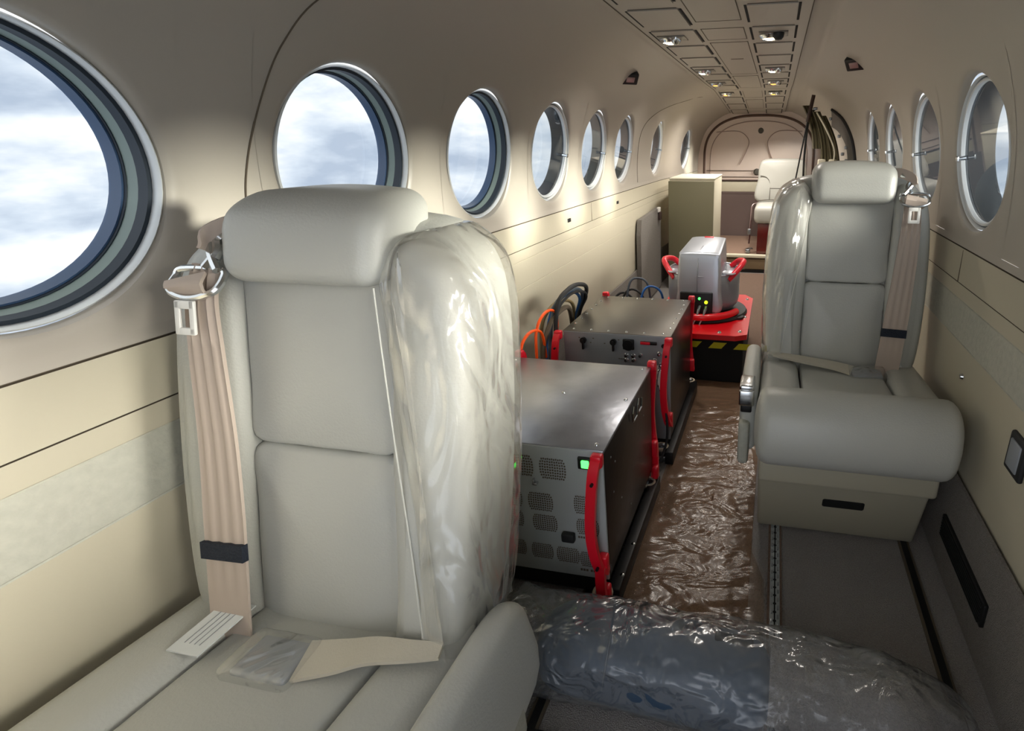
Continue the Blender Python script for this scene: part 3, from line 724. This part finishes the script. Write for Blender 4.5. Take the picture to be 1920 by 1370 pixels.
    if near:
        mb = MB()
        for dx in (-.012, -.004, .004, .012): box((-.125+dx, .068, .4415), (.0008, .05, .0006), T=lambda v: C(Vector((v.x-.2*(v.y-.085), v.y, v.z-.16*(v.y-.085)))), mb=mb)
        mb.build('tag_text', 'steel', tg, smooth=False)
    # clear protective film over the aisle shoulder and bolster
    fo = [(.112, .908), (.118, .85), (.132, .74), (.150, .62), (.164, .50), (.178, .40), (.20, .352), (.232, .42), (.241, .56), (.242, .70), (.236, .83), (.220, .905), (.187, .942), (.145, .955)]
    def BF(v):
        k = .003*noise.noise(Vector((v.x*14+s*3, v.y*14, v.z*7)))+.0022*noise.noise(Vector((v.x*50, v.y*40, v.z*22)))
        return B(Vector((v.x+k*.8, v.y+k, v.z+k*.3)))
    mb = slab(fo, -.132, .052, .035, .004, T=BF, smooth=5, rb=.03, capback=True)
    fm = mb.build('protective_film', 'filmseat', root, angle=80)
    tube([B(Vector((p.x, .048, p.y))) for p in catmull([(.118, .895, 0), (.130, .80, 0), (.145, .69, 0), (.163, .57, 0), (.177, .46, 0), (.188, .385, 0)], 6)], .0012, 6).build('film_edge', 'filmedge', fm)
    return root
seatL = cabin_seat(-.410, .475, 1, .0, 'cabin_armchair', '', True)
tag(seatL, 'large beige leather cabin seat in the left foreground with clear film over its aisle shoulder', 'seat', 'forward cabin seats')
seatR = cabin_seat(.413, 1.585, -1, 0, 'cabin_armchair', '', False)
tag(seatR, 'beige leather cabin seat on the right, its whole cushion and boxy base in view', 'seat', 'forward cabin seats')

# ================================================================= FLOOR ITEMS
# seat tracks
def track(x, w_, name_, lab, scallop):
    root = empty(name_, (x, 0, 0))
    box((0, 2.2, .003), (w_+.012, 4.7, .006)).build('side_flange', 'carpetbrown' if scallop else 'groove', root)
    mb = MB(); box((0, 2.2, .005), (w_, 4.7, .006), mb=mb); mb.build('rail', 'painted' if scallop else 'black', root)
    mb = MB()
    if scallop:
        for k in range(90):
            lathe([(.0005, .0005), (.0042, .0005)], c=(0, .3+.0254*k, .0082), seg=10, mb=mb)
        box((0, 2.2, .0082), (.0035, 4.6, .0008), mb=mb)
        o = mb.build('track_slot', 'blackmatte', root, smooth=False)
        mb = MB()
        for k in range(90):
            for g in (-1, 1): box((g*.0075, .3+.0254*k+.0127*(g > 0), .0090), (.004, .012, .002), .0008, 1, mb=mb)
        mb.build('rail_teeth', 'steel', root)
    return tag(root, lab, 'seat track')
track(.250, .024, 'seat_track', 'aluminium floor track with scalloped holes under the right seat, aisle side', True)
track(.604, .016, 'seat_track', 'dark narrow floor track under the right seat, wall side', False)
track(-.21, .016, 'seat_track', 'dark narrow floor track under the left foreground seat', False)
# black vent grille on the right kick wall
root = empty('vent_grille', (.672, 1.09, .13))
box((0, 0, 0), (.010, .30, .060), .003).build('frame', 'black', root)
mb = MB()
for k in range(7): box((-.006, 0, -.024+.008*k), (.003, .28, .003), mb=mb)
mb.build('louvre', 'blackmatte', root, smooth=False)
tag(root, 'long black air vent grille low on the right carpeted wall', 'vent')
root = empty('wall_socket', (.684, 1.0, .485))
box((0, 0, 0), (.012, .07, .085), .006, 3).build('bezel', 'rubber', root); box((-.006, 0, 0), (.006, .045, .06), .003, 2).build('insert', 'panelgrey', root)
tag(root, 'black rimmed socket on the right wall at the photo edge', 'socket')
# small wall fittings
for (x, y, z, d, lab) in ((-.6815, 2.2, .752, (.006, .035, .016), 'small dark plate on the left wall below the windows, nearer the camera'), (-.6815, 2.95, .752, (.006, .035, .016), 'small dark plate on the left wall below the windows, nearer the cabinet')):
    t = box((0, 0, 0), d, .002).build('wall_plate', 'black'); t.location = (x, y, z); tag(t, lab, 'wall plate')
t = lathe([(.0005, -.008), (.006, -.006), (.008, 0)], ax='x', seg=16).build('wall_stud', 'chrome'); t.location = (.686, 1.35, .50); tag(t, 'small metal stud on the right lower wall behind the seat shadow', 'stud')

# brown crinkled protective film on the aisle carpet
mb = MB(); nx, ny = 70, 220; x0, x1, ya, yb = -.12, .225, .80, 2.28
vs = []
for j in range(ny+1):
    for i in range(nx+1):
        u = i/nx; v = j/ny; x = x0+(x1-x0)*u; y = ya+(yb-ya)*v
        h = .008*max(0, noise.noise(Vector((x*7, y*5, 1))))+.007*abs(noise.noise(Vector((x*9+y*4, y*16-x*5, 5))))+.0015*abs(noise.noise(Vector((x*40, y*45, 9))))
        e = min(1, min(u, 1-u)*16); x -= .040*max(0, min(1, (y-1.08)/.1))*max(0, u-.5)*2
        vs.append((x+.006*noise.noise(Vector((y*9, 3, i > nx/2))), y, .003+h*(.3+.7*e)))
mb.add(vs, [(j*(nx+1)+i, j*(nx+1)+i+1, (j+1)*(nx+1)+i+1, (j+1)*(nx+1)+i) for j in range(ny) for i in range(nx)])
tag(mb.build('floor_film', 'filmfloor', angle=180), 'crinkled clear plastic film covering the brown aisle carpet', 'plastic sheet')
tag(box((.030, 2.69, .0015), (.312, 3.72, .003)).build('aisle_carpet', 'carpetbrown', smooth=False), 'brown aisle carpet runner under the crinkled film', 'carpet')

# ---------------------------------------------------------------- wrapped bundle across the foreground
root = empty('wrapped_bundle', (.1, .75, 0))
def Tb(p): return Vector(p)-Vector((.1, .75, 0))
def bundle(x0, x1, r0, name_, mt, amp, seed, rx=None):
    n_, sg = 90, 56; vs = []
    for i in range(n_+1):
        t = i/n_; x = x0+(x1-x0)*t; yc = .757-.02*t-.05*max(0, x-.25)**1.2
        rr = rx(t) if rx else r0
        for k in range(sg):
            a = 2*PI*k/sg; q = Vector((x*6+seed, math.cos(a)*1.5, math.sin(a)*1.5))
            d = amp*(noise.noise(q*1.0)+.7*abs(noise.noise(q*2.6))+.35*noise.noise(q*6))
            c, s_ = math.cos(a), math.sin(a)
            ry = (rr+d)*1.05*math.copysign(abs(c)**.85, c); rz_ = (rr+d)*math.copysign(abs(s_)**.85, s_)
            vs.append(Tb((x, yc+ry, max(.004, r0+rz_))))
    mb_ = MB(); mb_.add(vs, [(i*sg+k, i*sg+(k+1) % sg, (i+1)*sg+(k+1) % sg, (i+1)*sg+k) for i in range(n_) for k in range(sg)]+[tuple(range(sg)), tuple(n_*sg+k for k in range(sg))])
    return mb_.build(name_, mt, root, angle=80)
endr = lambda R: (lambda t: R*min(1, (1-(abs(2*t-1))**8))**.5+.003)
bundle(-.238, .245, .080, 'blue_pad', 'pad', .004, 2, endr(.078))
bundle(-.34, .60, .086, 'clear_wrap', 'filmbundle', .012, 7, lambda t: .084*(min(1, (1-t)*6))**.5*(min(1, t*14+.35))+.004)
bundle(.235, .585, .074, 'crumpled_filling', 'bandcloth', .012, 5, lambda t: .064*(min(1, (1-t)*3.5))**.6+.002).data.materials[0] = M['carpetwall']
bundle(-.335, -.243, .074, 'grey_sleeve', 'carpetwall', .004, 11, endr(.070))
mb = MB(); box(Tb((.165, .765, .158)), (.075, .022, .012), .005, 3, mb=mb); mb.build('dark_slot', 'blackmatte', root)
mb = MB()
tube([Tb((x, .757+.09*math.cos(a)*1.0, .086+.090*math.sin(a))) for x, a in [(-.10+.03*math.sin(k/20*PI), PI*1.35-k/20*PI*1.2) for k in range(21)]], .0022, 6, mb=mb); mb.build('tape_seam', 'greycable', root)
tag(root, 'long blue-grey padded bundle wrapped in crumpled clear plastic across the foreground floor', 'wrapped bundle')
# threshold strip in front of the bundle
tag(box((.05, .615, .005), (.75, .018, .010), .003).build('floor_strip', 'rubber'), 'thin dark floor strip in front of the wrapped bundle', 'floor strip')

# ================================================================= ELECTRONICS
def red_handle(parent, x, y, z0, z1, out_, name_='grab_handle', tail=True, mt='red'):
    """flat bowed carrying handle on a vertical edge; out_ = direction (-1 toward the camera, +1 away)"""
    mb = MB(); H = z1-z0
    P = [(x, y, z1-.012), (x, y+out_*.020, z1-.012), (x-.004, y+out_*.034, z1-.05), (x-.012, y+out_*.040, z1-.30*H-.04), (x-.010, y+out_*.038, z0+.42*H), (x-.002, y+out_*.030, z0+.28*H), (x+.004, y+out_*.016, z0+.22*H), (x+.002, y, z0+.22*H)]
    cp = catmull(P, 7)
    ribbon(cp, (1, 0, 0), .022, .012, mb=mb)
    box((x, y+out_*.008, z1-.012), (.026, .022, .030), .005, mb=mb); box((x+.003, y+out_*.010, z0+.27*H), (.022, .022, .05), .005, mb=mb)
    if tail:
        ribbon(catmull([(x, y+out_*.028, z0+.28*H), (x, y+out_*.030, z0+.15*H), (x+.001, y+out_*.026, z0+.04*H), (x+.002, y+out_*.014, z0-.005)], 5), (1, 0, 0), .022, .014, mb=mb)
        box((x+.006, y+out_*.010, z0+.05*H), (.020, .024, .045), .006, mb=mb)
    o = mb.build(name_, mt, parent, angle=50)
    mb = MB()
    for zz in (z1-.05, z0+.30*H): cyl((x-.002, y+out_*.034, zz), (x-.002, y+out_*.047, zz), .0035, 10, mb=mb)
    mb.build('handle_screw', 'black', o)
    return o
def mount(parent, x, y):
    mb = MB(); box((x, y, .014), (.05, .05, .024), .005, mb=mb); cyl((x, y, .0), (x, y, .045), .016, 20, mb=mb)
    lathe([(.010, .030), (.010, .052), (.016, .056), (.021, .050), (.021, .030)], c=(x, y, 0), seg=24, closed=True, mb=mb)
    o = mb.build('shock_mount', 'steel', parent)
    lathe([(.018, .046), (.024, .046), (.0255, .051), (.024, .056), (.018, .056)], c=(x, y, 0), seg=24, closed=True).build('mount_ring', 'mountgum', o)
    return o
# --- front unit
FX0, FX1, FY0, FY1, FZ0, FZ1 = -.575, -.138, .925, 1.383, .095, .448
root = empty('power_unit', ((FX0+FX1)/2, FY0, 0)); oo = Vector(((FX0+FX1)/2, FY0, 0))
def Q(x, y, z): return Vector((x, y, z))-oo
box(Q((FX0+FX1)/2, (FY0+FY1)/2+.003, (FZ0+FZ1)/2-.004), (FX1-FX0, FY1-FY0-.004, FZ1-FZ0-.012), .003).build('side_case', 'sideblack', root)
lid = box(Q((FX0+FX1)/2, (FY0+FY1)/2, FZ1-.004), (FX1-FX0+.004, FY1-FY0+.004, .008), .002).build('top_lid', 'zinc', root)
mb = MB()
for (x, y) in ((FX1-.02, FY0+.02), (FX1-.015, FY0+.24), (FX1-.02, FY1-.02), (FX0+.25, FY0+.25), (FX0+.02, FY1-.02)): lathe([(.0005, .0035), (.004, .003), (.0055, 0)], c=Q(x, y, FZ1), seg=12, mb=mb)
mb.build('lid_screw', 'chrome', lid)
fp = box(Q((FX0+FX1)/2, FY0, (FZ0+FZ1)/2), (FX1-FX0, .008, FZ1-FZ0-.004), .002).build('front_panel', 'painted', root)
for (gx, gz, w_, h_) in ((-.333, .392, .066, .056), (-.255, .390, .064, .056), (-.361, .302, .05, .048), (-.292, .298, .062, .050), (-.363, .245, .05, .046), (-.286, .240, .062, .046), (-.187, .303, .05, .05), (-.182, .243, .056, .044), (-.366, .160, .052, .044), (-.300, .157, .056, .044), (-.236, .155, .058, .044), (-.182, .150, .05, .044), (-.43, .30, .06, .05), (-.43, .24, .06, .05), (-.43, .39, .06, .056), (-.50, .30, .06, .05), (-.50, .39, .06, .05)):
    mb = MB()
    nr = 8; nc = 11
    for r_ in range(nr):
        zc = (r_+.5)/nr-.5; hw = .5*(1-(abs(2*zc)**3.0)*.25)
        for c_ in range(nc):
            xc = ((c_+.5)/nc-.5)*2*hw*w_
            box(Q(gx+xc, FY0-.0046, gz+zc*h_+(.0008 if c_ % 2 else 0)), (w_*2*hw/nc*.62, .001, h_/nr*.55), mb=mb)
    mb.build('vent_grid', 'groove', fp, smooth=False)
box(Q(-.179, FY0-.006, .416), (.030, .008, .030), .003).build('power_switch', 'black', fp)
box(Q(-.176, FY0-.011, .416), (.018, .006, .019), .003).build('switch_light', 'ledgreen', fp)
box(Q(-.229, FY0-.010, .213), (.032, .016, .024), .005).build('rubber_knob', 'rubber', fp)
mb = MB(); box(Q(-.297, FY0-.010, .352), (.012, .012, .006), .002, mb=mb); box(Q(-.299, FY0-.012, .358), (.004, .01, .014), .0015, mb=mb); mb.build('latch_tab', 'chrome', fp)
mb = MB()
for dx in (0, .007, .014, .025, .032): box(Q(-.205+dx, FY0-.0046, .118), (.005, .001, .006), mb=mb)
for dx in (0, .006, .012): box(Q(-.205+dx, FY0-.0046, .213), (.004, .001, .005), mb=mb)
mb.build('panel_marking', 'groove', fp, smooth=False)
box(Q((FX0+FX1)/2-.01, (FY0+FY1)/2+.02, .055), (FX1-FX0-.03, FY1-FY0-.02, .075), .004).build('base_tray', 'blackmatte', root)
mb = MB(); box(Q(FX1+.004, (FY0+FY1)/2+.02, .030), (.03, FY1-FY0+.02, .05), .003, mb=mb); fr_ = mb.build('base_rail', 'black', root)
mb = MB()
for yy in (FY0+.06, FY0+.17): lathe([(.0005, .002), (.004, .0015), (.006, 0)], c=Q(FX1+.012, yy, .055), seg=12, mb=mb)
mb.build('rail_bolt', 'chrome', fr_)
red_handle(root, *Q(FX1-.010, FY0-.004, 0)[:2], .05, FZ1-.006, -1)
red_handle(root, *Q(FX1+.002, FY1+.002, 0)[:2], .06, FZ1+.012, 1)
red_handle(root, *Q(FX0+.02, FY1+.002, 0)[:2], .06, FZ1+.016, 1)
mount(root, *Q(-.158, .925, 0)[:2]); mount(root, *Q(-.150, 1.375, 0)[:2])
mount(root, *Q(FX0+.03, .925, 0)[:2]); mount(root, *Q(FX0+.03, 1.40, 0)[:2])
mb = MB(); 
for k in (0, 1):
    yb_ = FY0+.235+.05*k; tube([Q(FX1+.006, yb_+dy, FZ1+dz) for dy, dz in ((0, -.015), (-.01, -.03), (-.005, -.055), (.03, -.055), (.035, -.03))], .003, 6, mb=mb)
mb.build('side_latch', 'chrome', root)
mb = MB(); 
for (yy, zz) in ((.05, .40), (.08, .37), (.06, .30), (.12, .24), (.30, .40), (.36, .34), (.20, .16)): lathe([(.0005, .0015), (.0022, .001), (.003, 0)], c=Q(FX1+.0005, FY0+yy, zz), ax='x', seg=8, mb=mb)
mb.build('case_rivet', 'steel', root)
tag(root, 'front grey electronics box with perforated front, green lit switch and red handles', 'electronics unit')

# --- second rack
GX0, GX1, GY0, GY1, GZ0, GZ1 = -.497, -.122, 1.612, 2.055, .07, .462
root = empty('control_rack', ((GX0+GX1)/2, GY0, 0)); oo = Vector(((GX0+GX1)/2, GY0, 0))
box(Q((GX0+GX1)/2, (GY0+GY1)/2, (GZ0+GZ1)/2), (GX1-GX0, GY1-GY0-.004, GZ1-GZ0-.01), .003).build('side_case', 'sideblack', root)
lid = box(Q((GX0+GX1)/2, (GY0+GY1)/2, GZ1-.004), (GX1-GX0+.004, GY1-GY0+.004, .008), .002).build('top_lid', 'lidbrown', root)
mb = MB()
for k in range(6):
    for (x, y) in ((GX0+.03+(GX1-GX0-.06)*k/5, GY0+.018), (GX0+.03+(GX1-GX0-.06)*k/5, GY1-.018)): lathe([(.0005, .003), (.0035, .0025), (.005, 0)], c=Q(x, y, GZ1), seg=10, mb=mb)
for k in range(1, 7):
    for x in (GX0+.016, GX1-.016): lathe([(.0005, .003), (.0035, .0025), (.005, 0)], c=Q(x, GY0+.02+(GY1-GY0-.04)*k/7, GZ1), seg=10, mb=mb)
mb.build('lid_screw', 'chrome', lid)
fp = box(Q((GX0+GX1)/2, GY0, (GZ0+GZ1)/2), (GX1-GX0, .008, GZ1-GZ0-.004), .002).build('front_panel', 'panelgrey', root)
def px(x, z, d=.008): return Q(x, GY0-d, z)
for sxx in (-.425, -.318):
    mb = MB(); cyl(px(sxx, .432, .003), px(sxx, .432, .014), .011, 16, mb=mb); box(px(sxx, .419, .012), (.007, .012, .036), .002, mb=mb); mb.build('toggle_knob', 'black', fp)
mb = MB(); cyl(px(-.265, .426, .003), px(-.265, .426, .016), .019, 24, mb=mb); box(px(-.265, .427, .008), (.04, .008, .038), .004, mb=mb); mb.build('round_connector', 'black', fp)
box(px(-.196, .435, .005), (.058, .006, .012), .003).build('display_window', 'black', fp); box(px(-.207, .435, .008), (.034, .006, .010), .003).build('red_display', 'red', fp)
cyl(px(-.145, .429, .003), px(-.145, .429, .010), .007, 16).build('button', 'black', fp)
for (x, z) in ((-.275, .372), (-.25, .372), (-.275, .355), (-.25, .357), (-.225, .375), (-.16, .385), (-.175, .36), (-.155, .345), (-.16, .32), (-.15, .30), (-.16, .27)): lathe([(.0005, -.012), (.005, -.011), (.006, -.002), (.008, 0)], c=px(x, z+.014, .004), ax='y', seg=12).build('connector', 'chrome', fp)
mb = MB()
for (x0_, z_, n_) in ((-.30, .372, 3), (-.28, .338, 6), (-.40, .424, 1), (-.35, .424, 1), (-.44, .44, 1), (-.39, .44, 1), (-.3, .44, 1), (-.21, .44, 1)):
    for k in range(n_): box(px(x0_+k*.007, z_, .0046), (.005, .001, .003), mb=mb)
mb.build('panel_marking', 'groove', fp, smooth=False)
mb = MB()
for (xa, za, xb_, zb) in ((-.165, .36, -.170, .31), (-.155, .34, -.160, .29), (-.160, .31, -.150, .26)): tube([px(xa, za, .012), px((xa+xb_)/2, (za+zb)/2, .02), px(xb_, zb, .012)], .0045, 8, mb=mb)
mb.build('plug', 'white', fp)
box(Q((GX0+GX1)/2, (GY0+GY1)/2, .04), (GX1-GX0-.02, GY1-GY0, .06), .004).build('base_tray', 'blackmatte', root)
box(Q(GX1+.004, (GY0+GY1)/2+.02, .030), (.03, GY1-GY0+.16, .05), .003).build('base_rail', 'black', root)
red_handle(root, *Q(GX1-.004, GY0-.004, 0)[:2], .05, GZ1-.004, -1, tail=False)
red_handle(root, *Q(GX0-.016, GY0-.004, 0)[:2], .05, GZ1-.002, -1, tail=False)
red_handle(root, *Q(GX1+.002, GY1+.002, 0)[:2], .06, GZ1+.012, 1, tail=False)
red_handle(root, *Q(GX0+.01, GY1+.002, 0)[:2], .06, GZ1+.012, 1, tail=False)
mount(root, *Q(-.150, 1.80-.21, 0)[:2]); mount(root, *Q(-.140, 2.16, 0)[:2]); mount(root, *Q(GX0+.0, GY0-.02, 0)[:2])
tag(root, 'middle electronics rack with brown metal lid, grey control face and red handles', 'electronics rack')

# --- scanner on red plate
SX, SY = -.135, 2.58
root = empty('scanner', (SX, SY, 0)); oo = Vector((SX, SY, 0))
PT = .245
box(Q(-.14, 2.60, PT/2-.01), (.46, .66, PT-.03), .01, 3).build('base_box', 'blackmatte', root)
mb = MB()
for k in range(5):
    xk = -.30+.115*k
    mb.add([Q(xk+a, 2.266, z) for a, z in ((0, .175), (.06, .175), (.085, .205), (.025, .205))], [(0, 1, 2, 3)])
mb.build('hazard_stripe', 'yellow', root, smooth=False)
def ngon_plate(pts, z0, z1, mt, name_, parent):
    mb_ = MB(); n_ = len(pts)
    mb_.add([Q(x, y, z0) for x, y in pts]+[Q(x, y, z1) for x, y in pts], [tuple(range(n_)), tuple(range(n_, 2*n_))]+[(i, (i+1) % n_, n_+(i+1) % n_, n_+i) for i in range(n_)])
    return mb_.build(name_, mt, parent, angle=20)
ngon_plate([(-.36, 2.22), (.055, 2.22), (.105, 2.25), (.105, 2.85), (.06, 2.92), (-.36, 2.92)], PT-.012, PT+.012, 'redplate', 'mount_plate', root)
mb = MB()
for (x, y) in ((-.02, 2.255), (.07, 2.28), (.075, 2.82), (-.15, 2.25), (.08, 2.5)): lathe([(.0005, .008), (.006, .007), (.010, 0)], c=Q(x, y, PT+.012), seg=12, mb=mb)
mb.build('plate_bolt', 'chrome', root)
lathe([(.0005, PT+.012), (.215, PT+.012), (.222, PT+.018), (.215, PT+.030), (.0005, PT+.030)], c=Q(SX, SY, 0), seg=48).build('turntable', 'rubber', root)
mb = MB(); lathe([(.0005, 0), (.03, 0), (.03, .012), (.0005, .012)], c=Q(.045, 2.48, PT+.012), seg=20, mb=mb); mb.build('round_pad', 'rubber', root)
# red bumper hose around the front
tube([Q(SX+.185*math.cos(a), SY-.02+.200*math.sin(a), PT+.045) for a in [PI*1.12+PI*.76*k/24 for k in range(25)]], .017, 12).build('bumper_bar', 'redplate', root)
# body: lower drum
drum = lathe([(.155, PT+.05), (.172, PT+.07), (.178, PT+.10), (.178, PT+.20), (.176, PT+.225), (.170, PT+.232), (.0005, PT+.233)], c=Q(SX, SY, 0), seg=56).build('drum', 'silver', root, angle=40)
lathe([(.168, PT+.228), (.176, PT+.226), (.180, PT+.231), (.176, PT+.237), (.168, PT+.236)], c=Q(SX, SY, 0), seg=56, closed=True).build('drum_rim', 'silverlight', root)
# central hood, wide ridge running front to back, rounded and tapering upward
hood_prof = [(-.104, PT+.06), (-.104, PT+.16), (-.103, PT+.26), (-.098, PT+.325), (-.088, PT+.340), (0, PT+.344), (.088, PT+.340), (.098, PT+.325), (.103, PT+.26), (.104, PT+.16), (.104, PT+.06), (0, PT+.05)]
def TH(v):
    t = (v.y+.18)/.36; up_ = max(0, v.z-(PT+.10))/.24
    return Q(SX-.002+v.x*(1-.14*t*up_)+.012*t*up_, SY+v.y*(1-.07*up_*up_), v.z+.034*t*up_)
hood = slab(hood_prof, -.182, .130, .016, .0, rb=.016, T=TH, smooth=6).build('hood', 'silverlight', root, angle=50)
mb = MB(); tube([Q(SX-.010, SY-.182, PT+.16), Q(SX-.010, SY-.182, PT+.22), Q(SX-.008, SY-.170, PT+.315), Q(SX-.006, SY-.158, PT+.342), Q(SX+.0, SY-.06, PT+.354)], .0028, 6, mb=mb); mb.build('hood_ridge', 'silver', hood)
box(Q(SX+.01, SY+.10, PT+.3715), (.045, .020, .004), .0008).build('red_mark', 'red', hood)
# connector window
cw = box(Q(SX-.012, SY-.176, PT+.095), (.155, .035, .125), .004).build('connector_bay', 'black', root)
for (dx, dz, r_, m_, nm) in ((.004, .035, .006, 'ledgreen', 'green_light'), (.036, .018, .008, 'ledyellow', 'yellow_light')):
    lathe([(.0005, -.004), (r_, -.003), (r_, .002)], c=Q(SX+dx, SY-.195, PT+.095+dz), ax='y', seg=12).build(nm, m_, cw)
mb = MB()
for dx in (.006, .036): tube([Q(SX+dx, SY-.19, PT+.090), Q(SX+dx-.002, SY-.215, PT+.080), Q(SX+dx-.008, SY-.225, PT+.055), Q(SX+dx-.03, SY-.23, PT+.0)], .005, 8, mb=mb, rf=lambda t: .008 if t < .5 else .004)
mb.build('plug', 'steel', cw)
for g in (-1, 1):
    pts = catmull([(SX+g*.130, SY-.11, PT+.205), (SX+g*.160, SY-.09, PT+.235), (SX+g*.192, SY-.05, PT+.272), (SX+g*.192, SY+.0, PT+.276), (SX+g*.165, SY+.05, PT+.265), (SX+g*.130, SY+.06, PT+.235)], 6)
    tube([Q(*p) for p in pts], .014, 12).build('carry_handle', 'red', root)
    lathe([(.0005, .0), (.032, .0), (.036, .004), (.034, .008), (.028, .006), (.0005, .004)], c=Q(SX+g*.13, SY-.098, PT+.232), seg=20).build('handle_socket', 'silverlight', root)
tag(root, 'silver laser scanner with red loop handles on a red plate over a black striped box', 'scanner')

# ---------------------------------------------------------------- cables
def cable(pts, r, mt, lab, name_='cable', extra=None):
    P = catmull(pts, 10); o = tube(P, r, 8).build(name_, mt); tag(o, lab, 'cable')
    if extra: box(pts[-1] if extra == 'end' else pts[0], (.02, .02, .03), .004).build('plug', 'white', o)
    return o
cable([(-.565, 1.42, .10), (-.562, 1.408, .38), (-.558, 1.410, .462), (-.552, 1.45, .497), (-.548, 1.51, .492), (-.552, 1.56, .455), (-.565, 1.60, .36)], .005, 'orange', 'lower orange cable looping behind the front electronics box')
cable([(-.555, 1.50, .12), (-.550, 1.498, .42), (-.547, 1.515, .50), (-.542, 1.57, .533), (-.542, 1.64, .520), (-.552, 1.69, .47), (-.575, 1.72, .36)], .005, 'orange', 'upper orange cable arching beside the middle rack')
for k, (mt, lab, dx, h, r) in enumerate((('bluecable', 'bright blue cable in the loops left of the middle rack', 0, .60, .006), ('greycable', 'grey cable beside the blue one left of the middle rack', .012, .615, .007), ('rubber', 'thick black cable forming the tallest loop left of the middle rack', .03, .635, .008), ('rubber', 'thinner black cable inside the tallest loop left of the middle rack', .028, .61, .005), ('tancable', 'brown cable hanging nearest the wall left of the middle rack', -.03, .575, .007))):
    cable([(-.560+dx, 1.58+.01*k, .10), (-.565+dx, 1.60+.008*k, .35), (-.560+dx, 1.65, h-.105), (-.545+dx, 1.72, h-.06), (-.53+dx, 1.80, h-.055-.002*k), (-.53+dx, 1.87, h-.10), (-.57+dx*.3, 1.92, .40), (-.60+dx*.3, 1.97, .2)], r, mt, lab)
cable([(-.56, 1.56, .10), (-.565, 1.57, .35), (-.555, 1.60, .45), (-.54, 1.66, .50), (-.53, 1.75, .50), (-.56, 1.85, .40)], .009, 'groove', 'thick dark brown cable at the left end of the middle rack')
for k, (mt, lab, a, h) in enumerate((('rubber', 'black cable coiled on the left of the silver scanner', 0, .36), ('greycable', 'grey cable coil standing highest left of the scanner', .03, .42), ('bluecable', 'blue cable touching the left handle of the scanner', .10, .38), ('red', 'short red cable beside the scanner drum', .14, .30), ('rubber', 'second black cable looped behind the rack lid', -.05, .34))):
    cx_ = -.50+a
    cable([(cx_-.05, 2.50+.02*k, .05), (cx_-.06, 2.50, .20), (cx_-.04, 2.52, h-.03), (cx_+.0, 2.55, h), (cx_+.05, 2.56, h-.04), (cx_+.06, 2.55, .22), (cx_+.02, 2.55, .06)], .006, mt, lab)
cable([(-.155, 1.60, .27), (-.13, 1.57, .20), (-.125, 1.55, .10), (-.15, 1.50, .03), (-.20, 1.47, .02), (-.24, 1.50, .10), (-.20, 1.57, .22)], .0045, 'rubber', 'thin black cable looping down from the rack front to the floor')
# connector box on the floor between the units
t = box((0, 0, 0), (.07, .10, .10), .008, 3).build('junction_box', 'rubber'); t.location = (-.235, 1.52, .055); tag(t, 'small black junction box on the floor between the two electronics boxes', 'box')
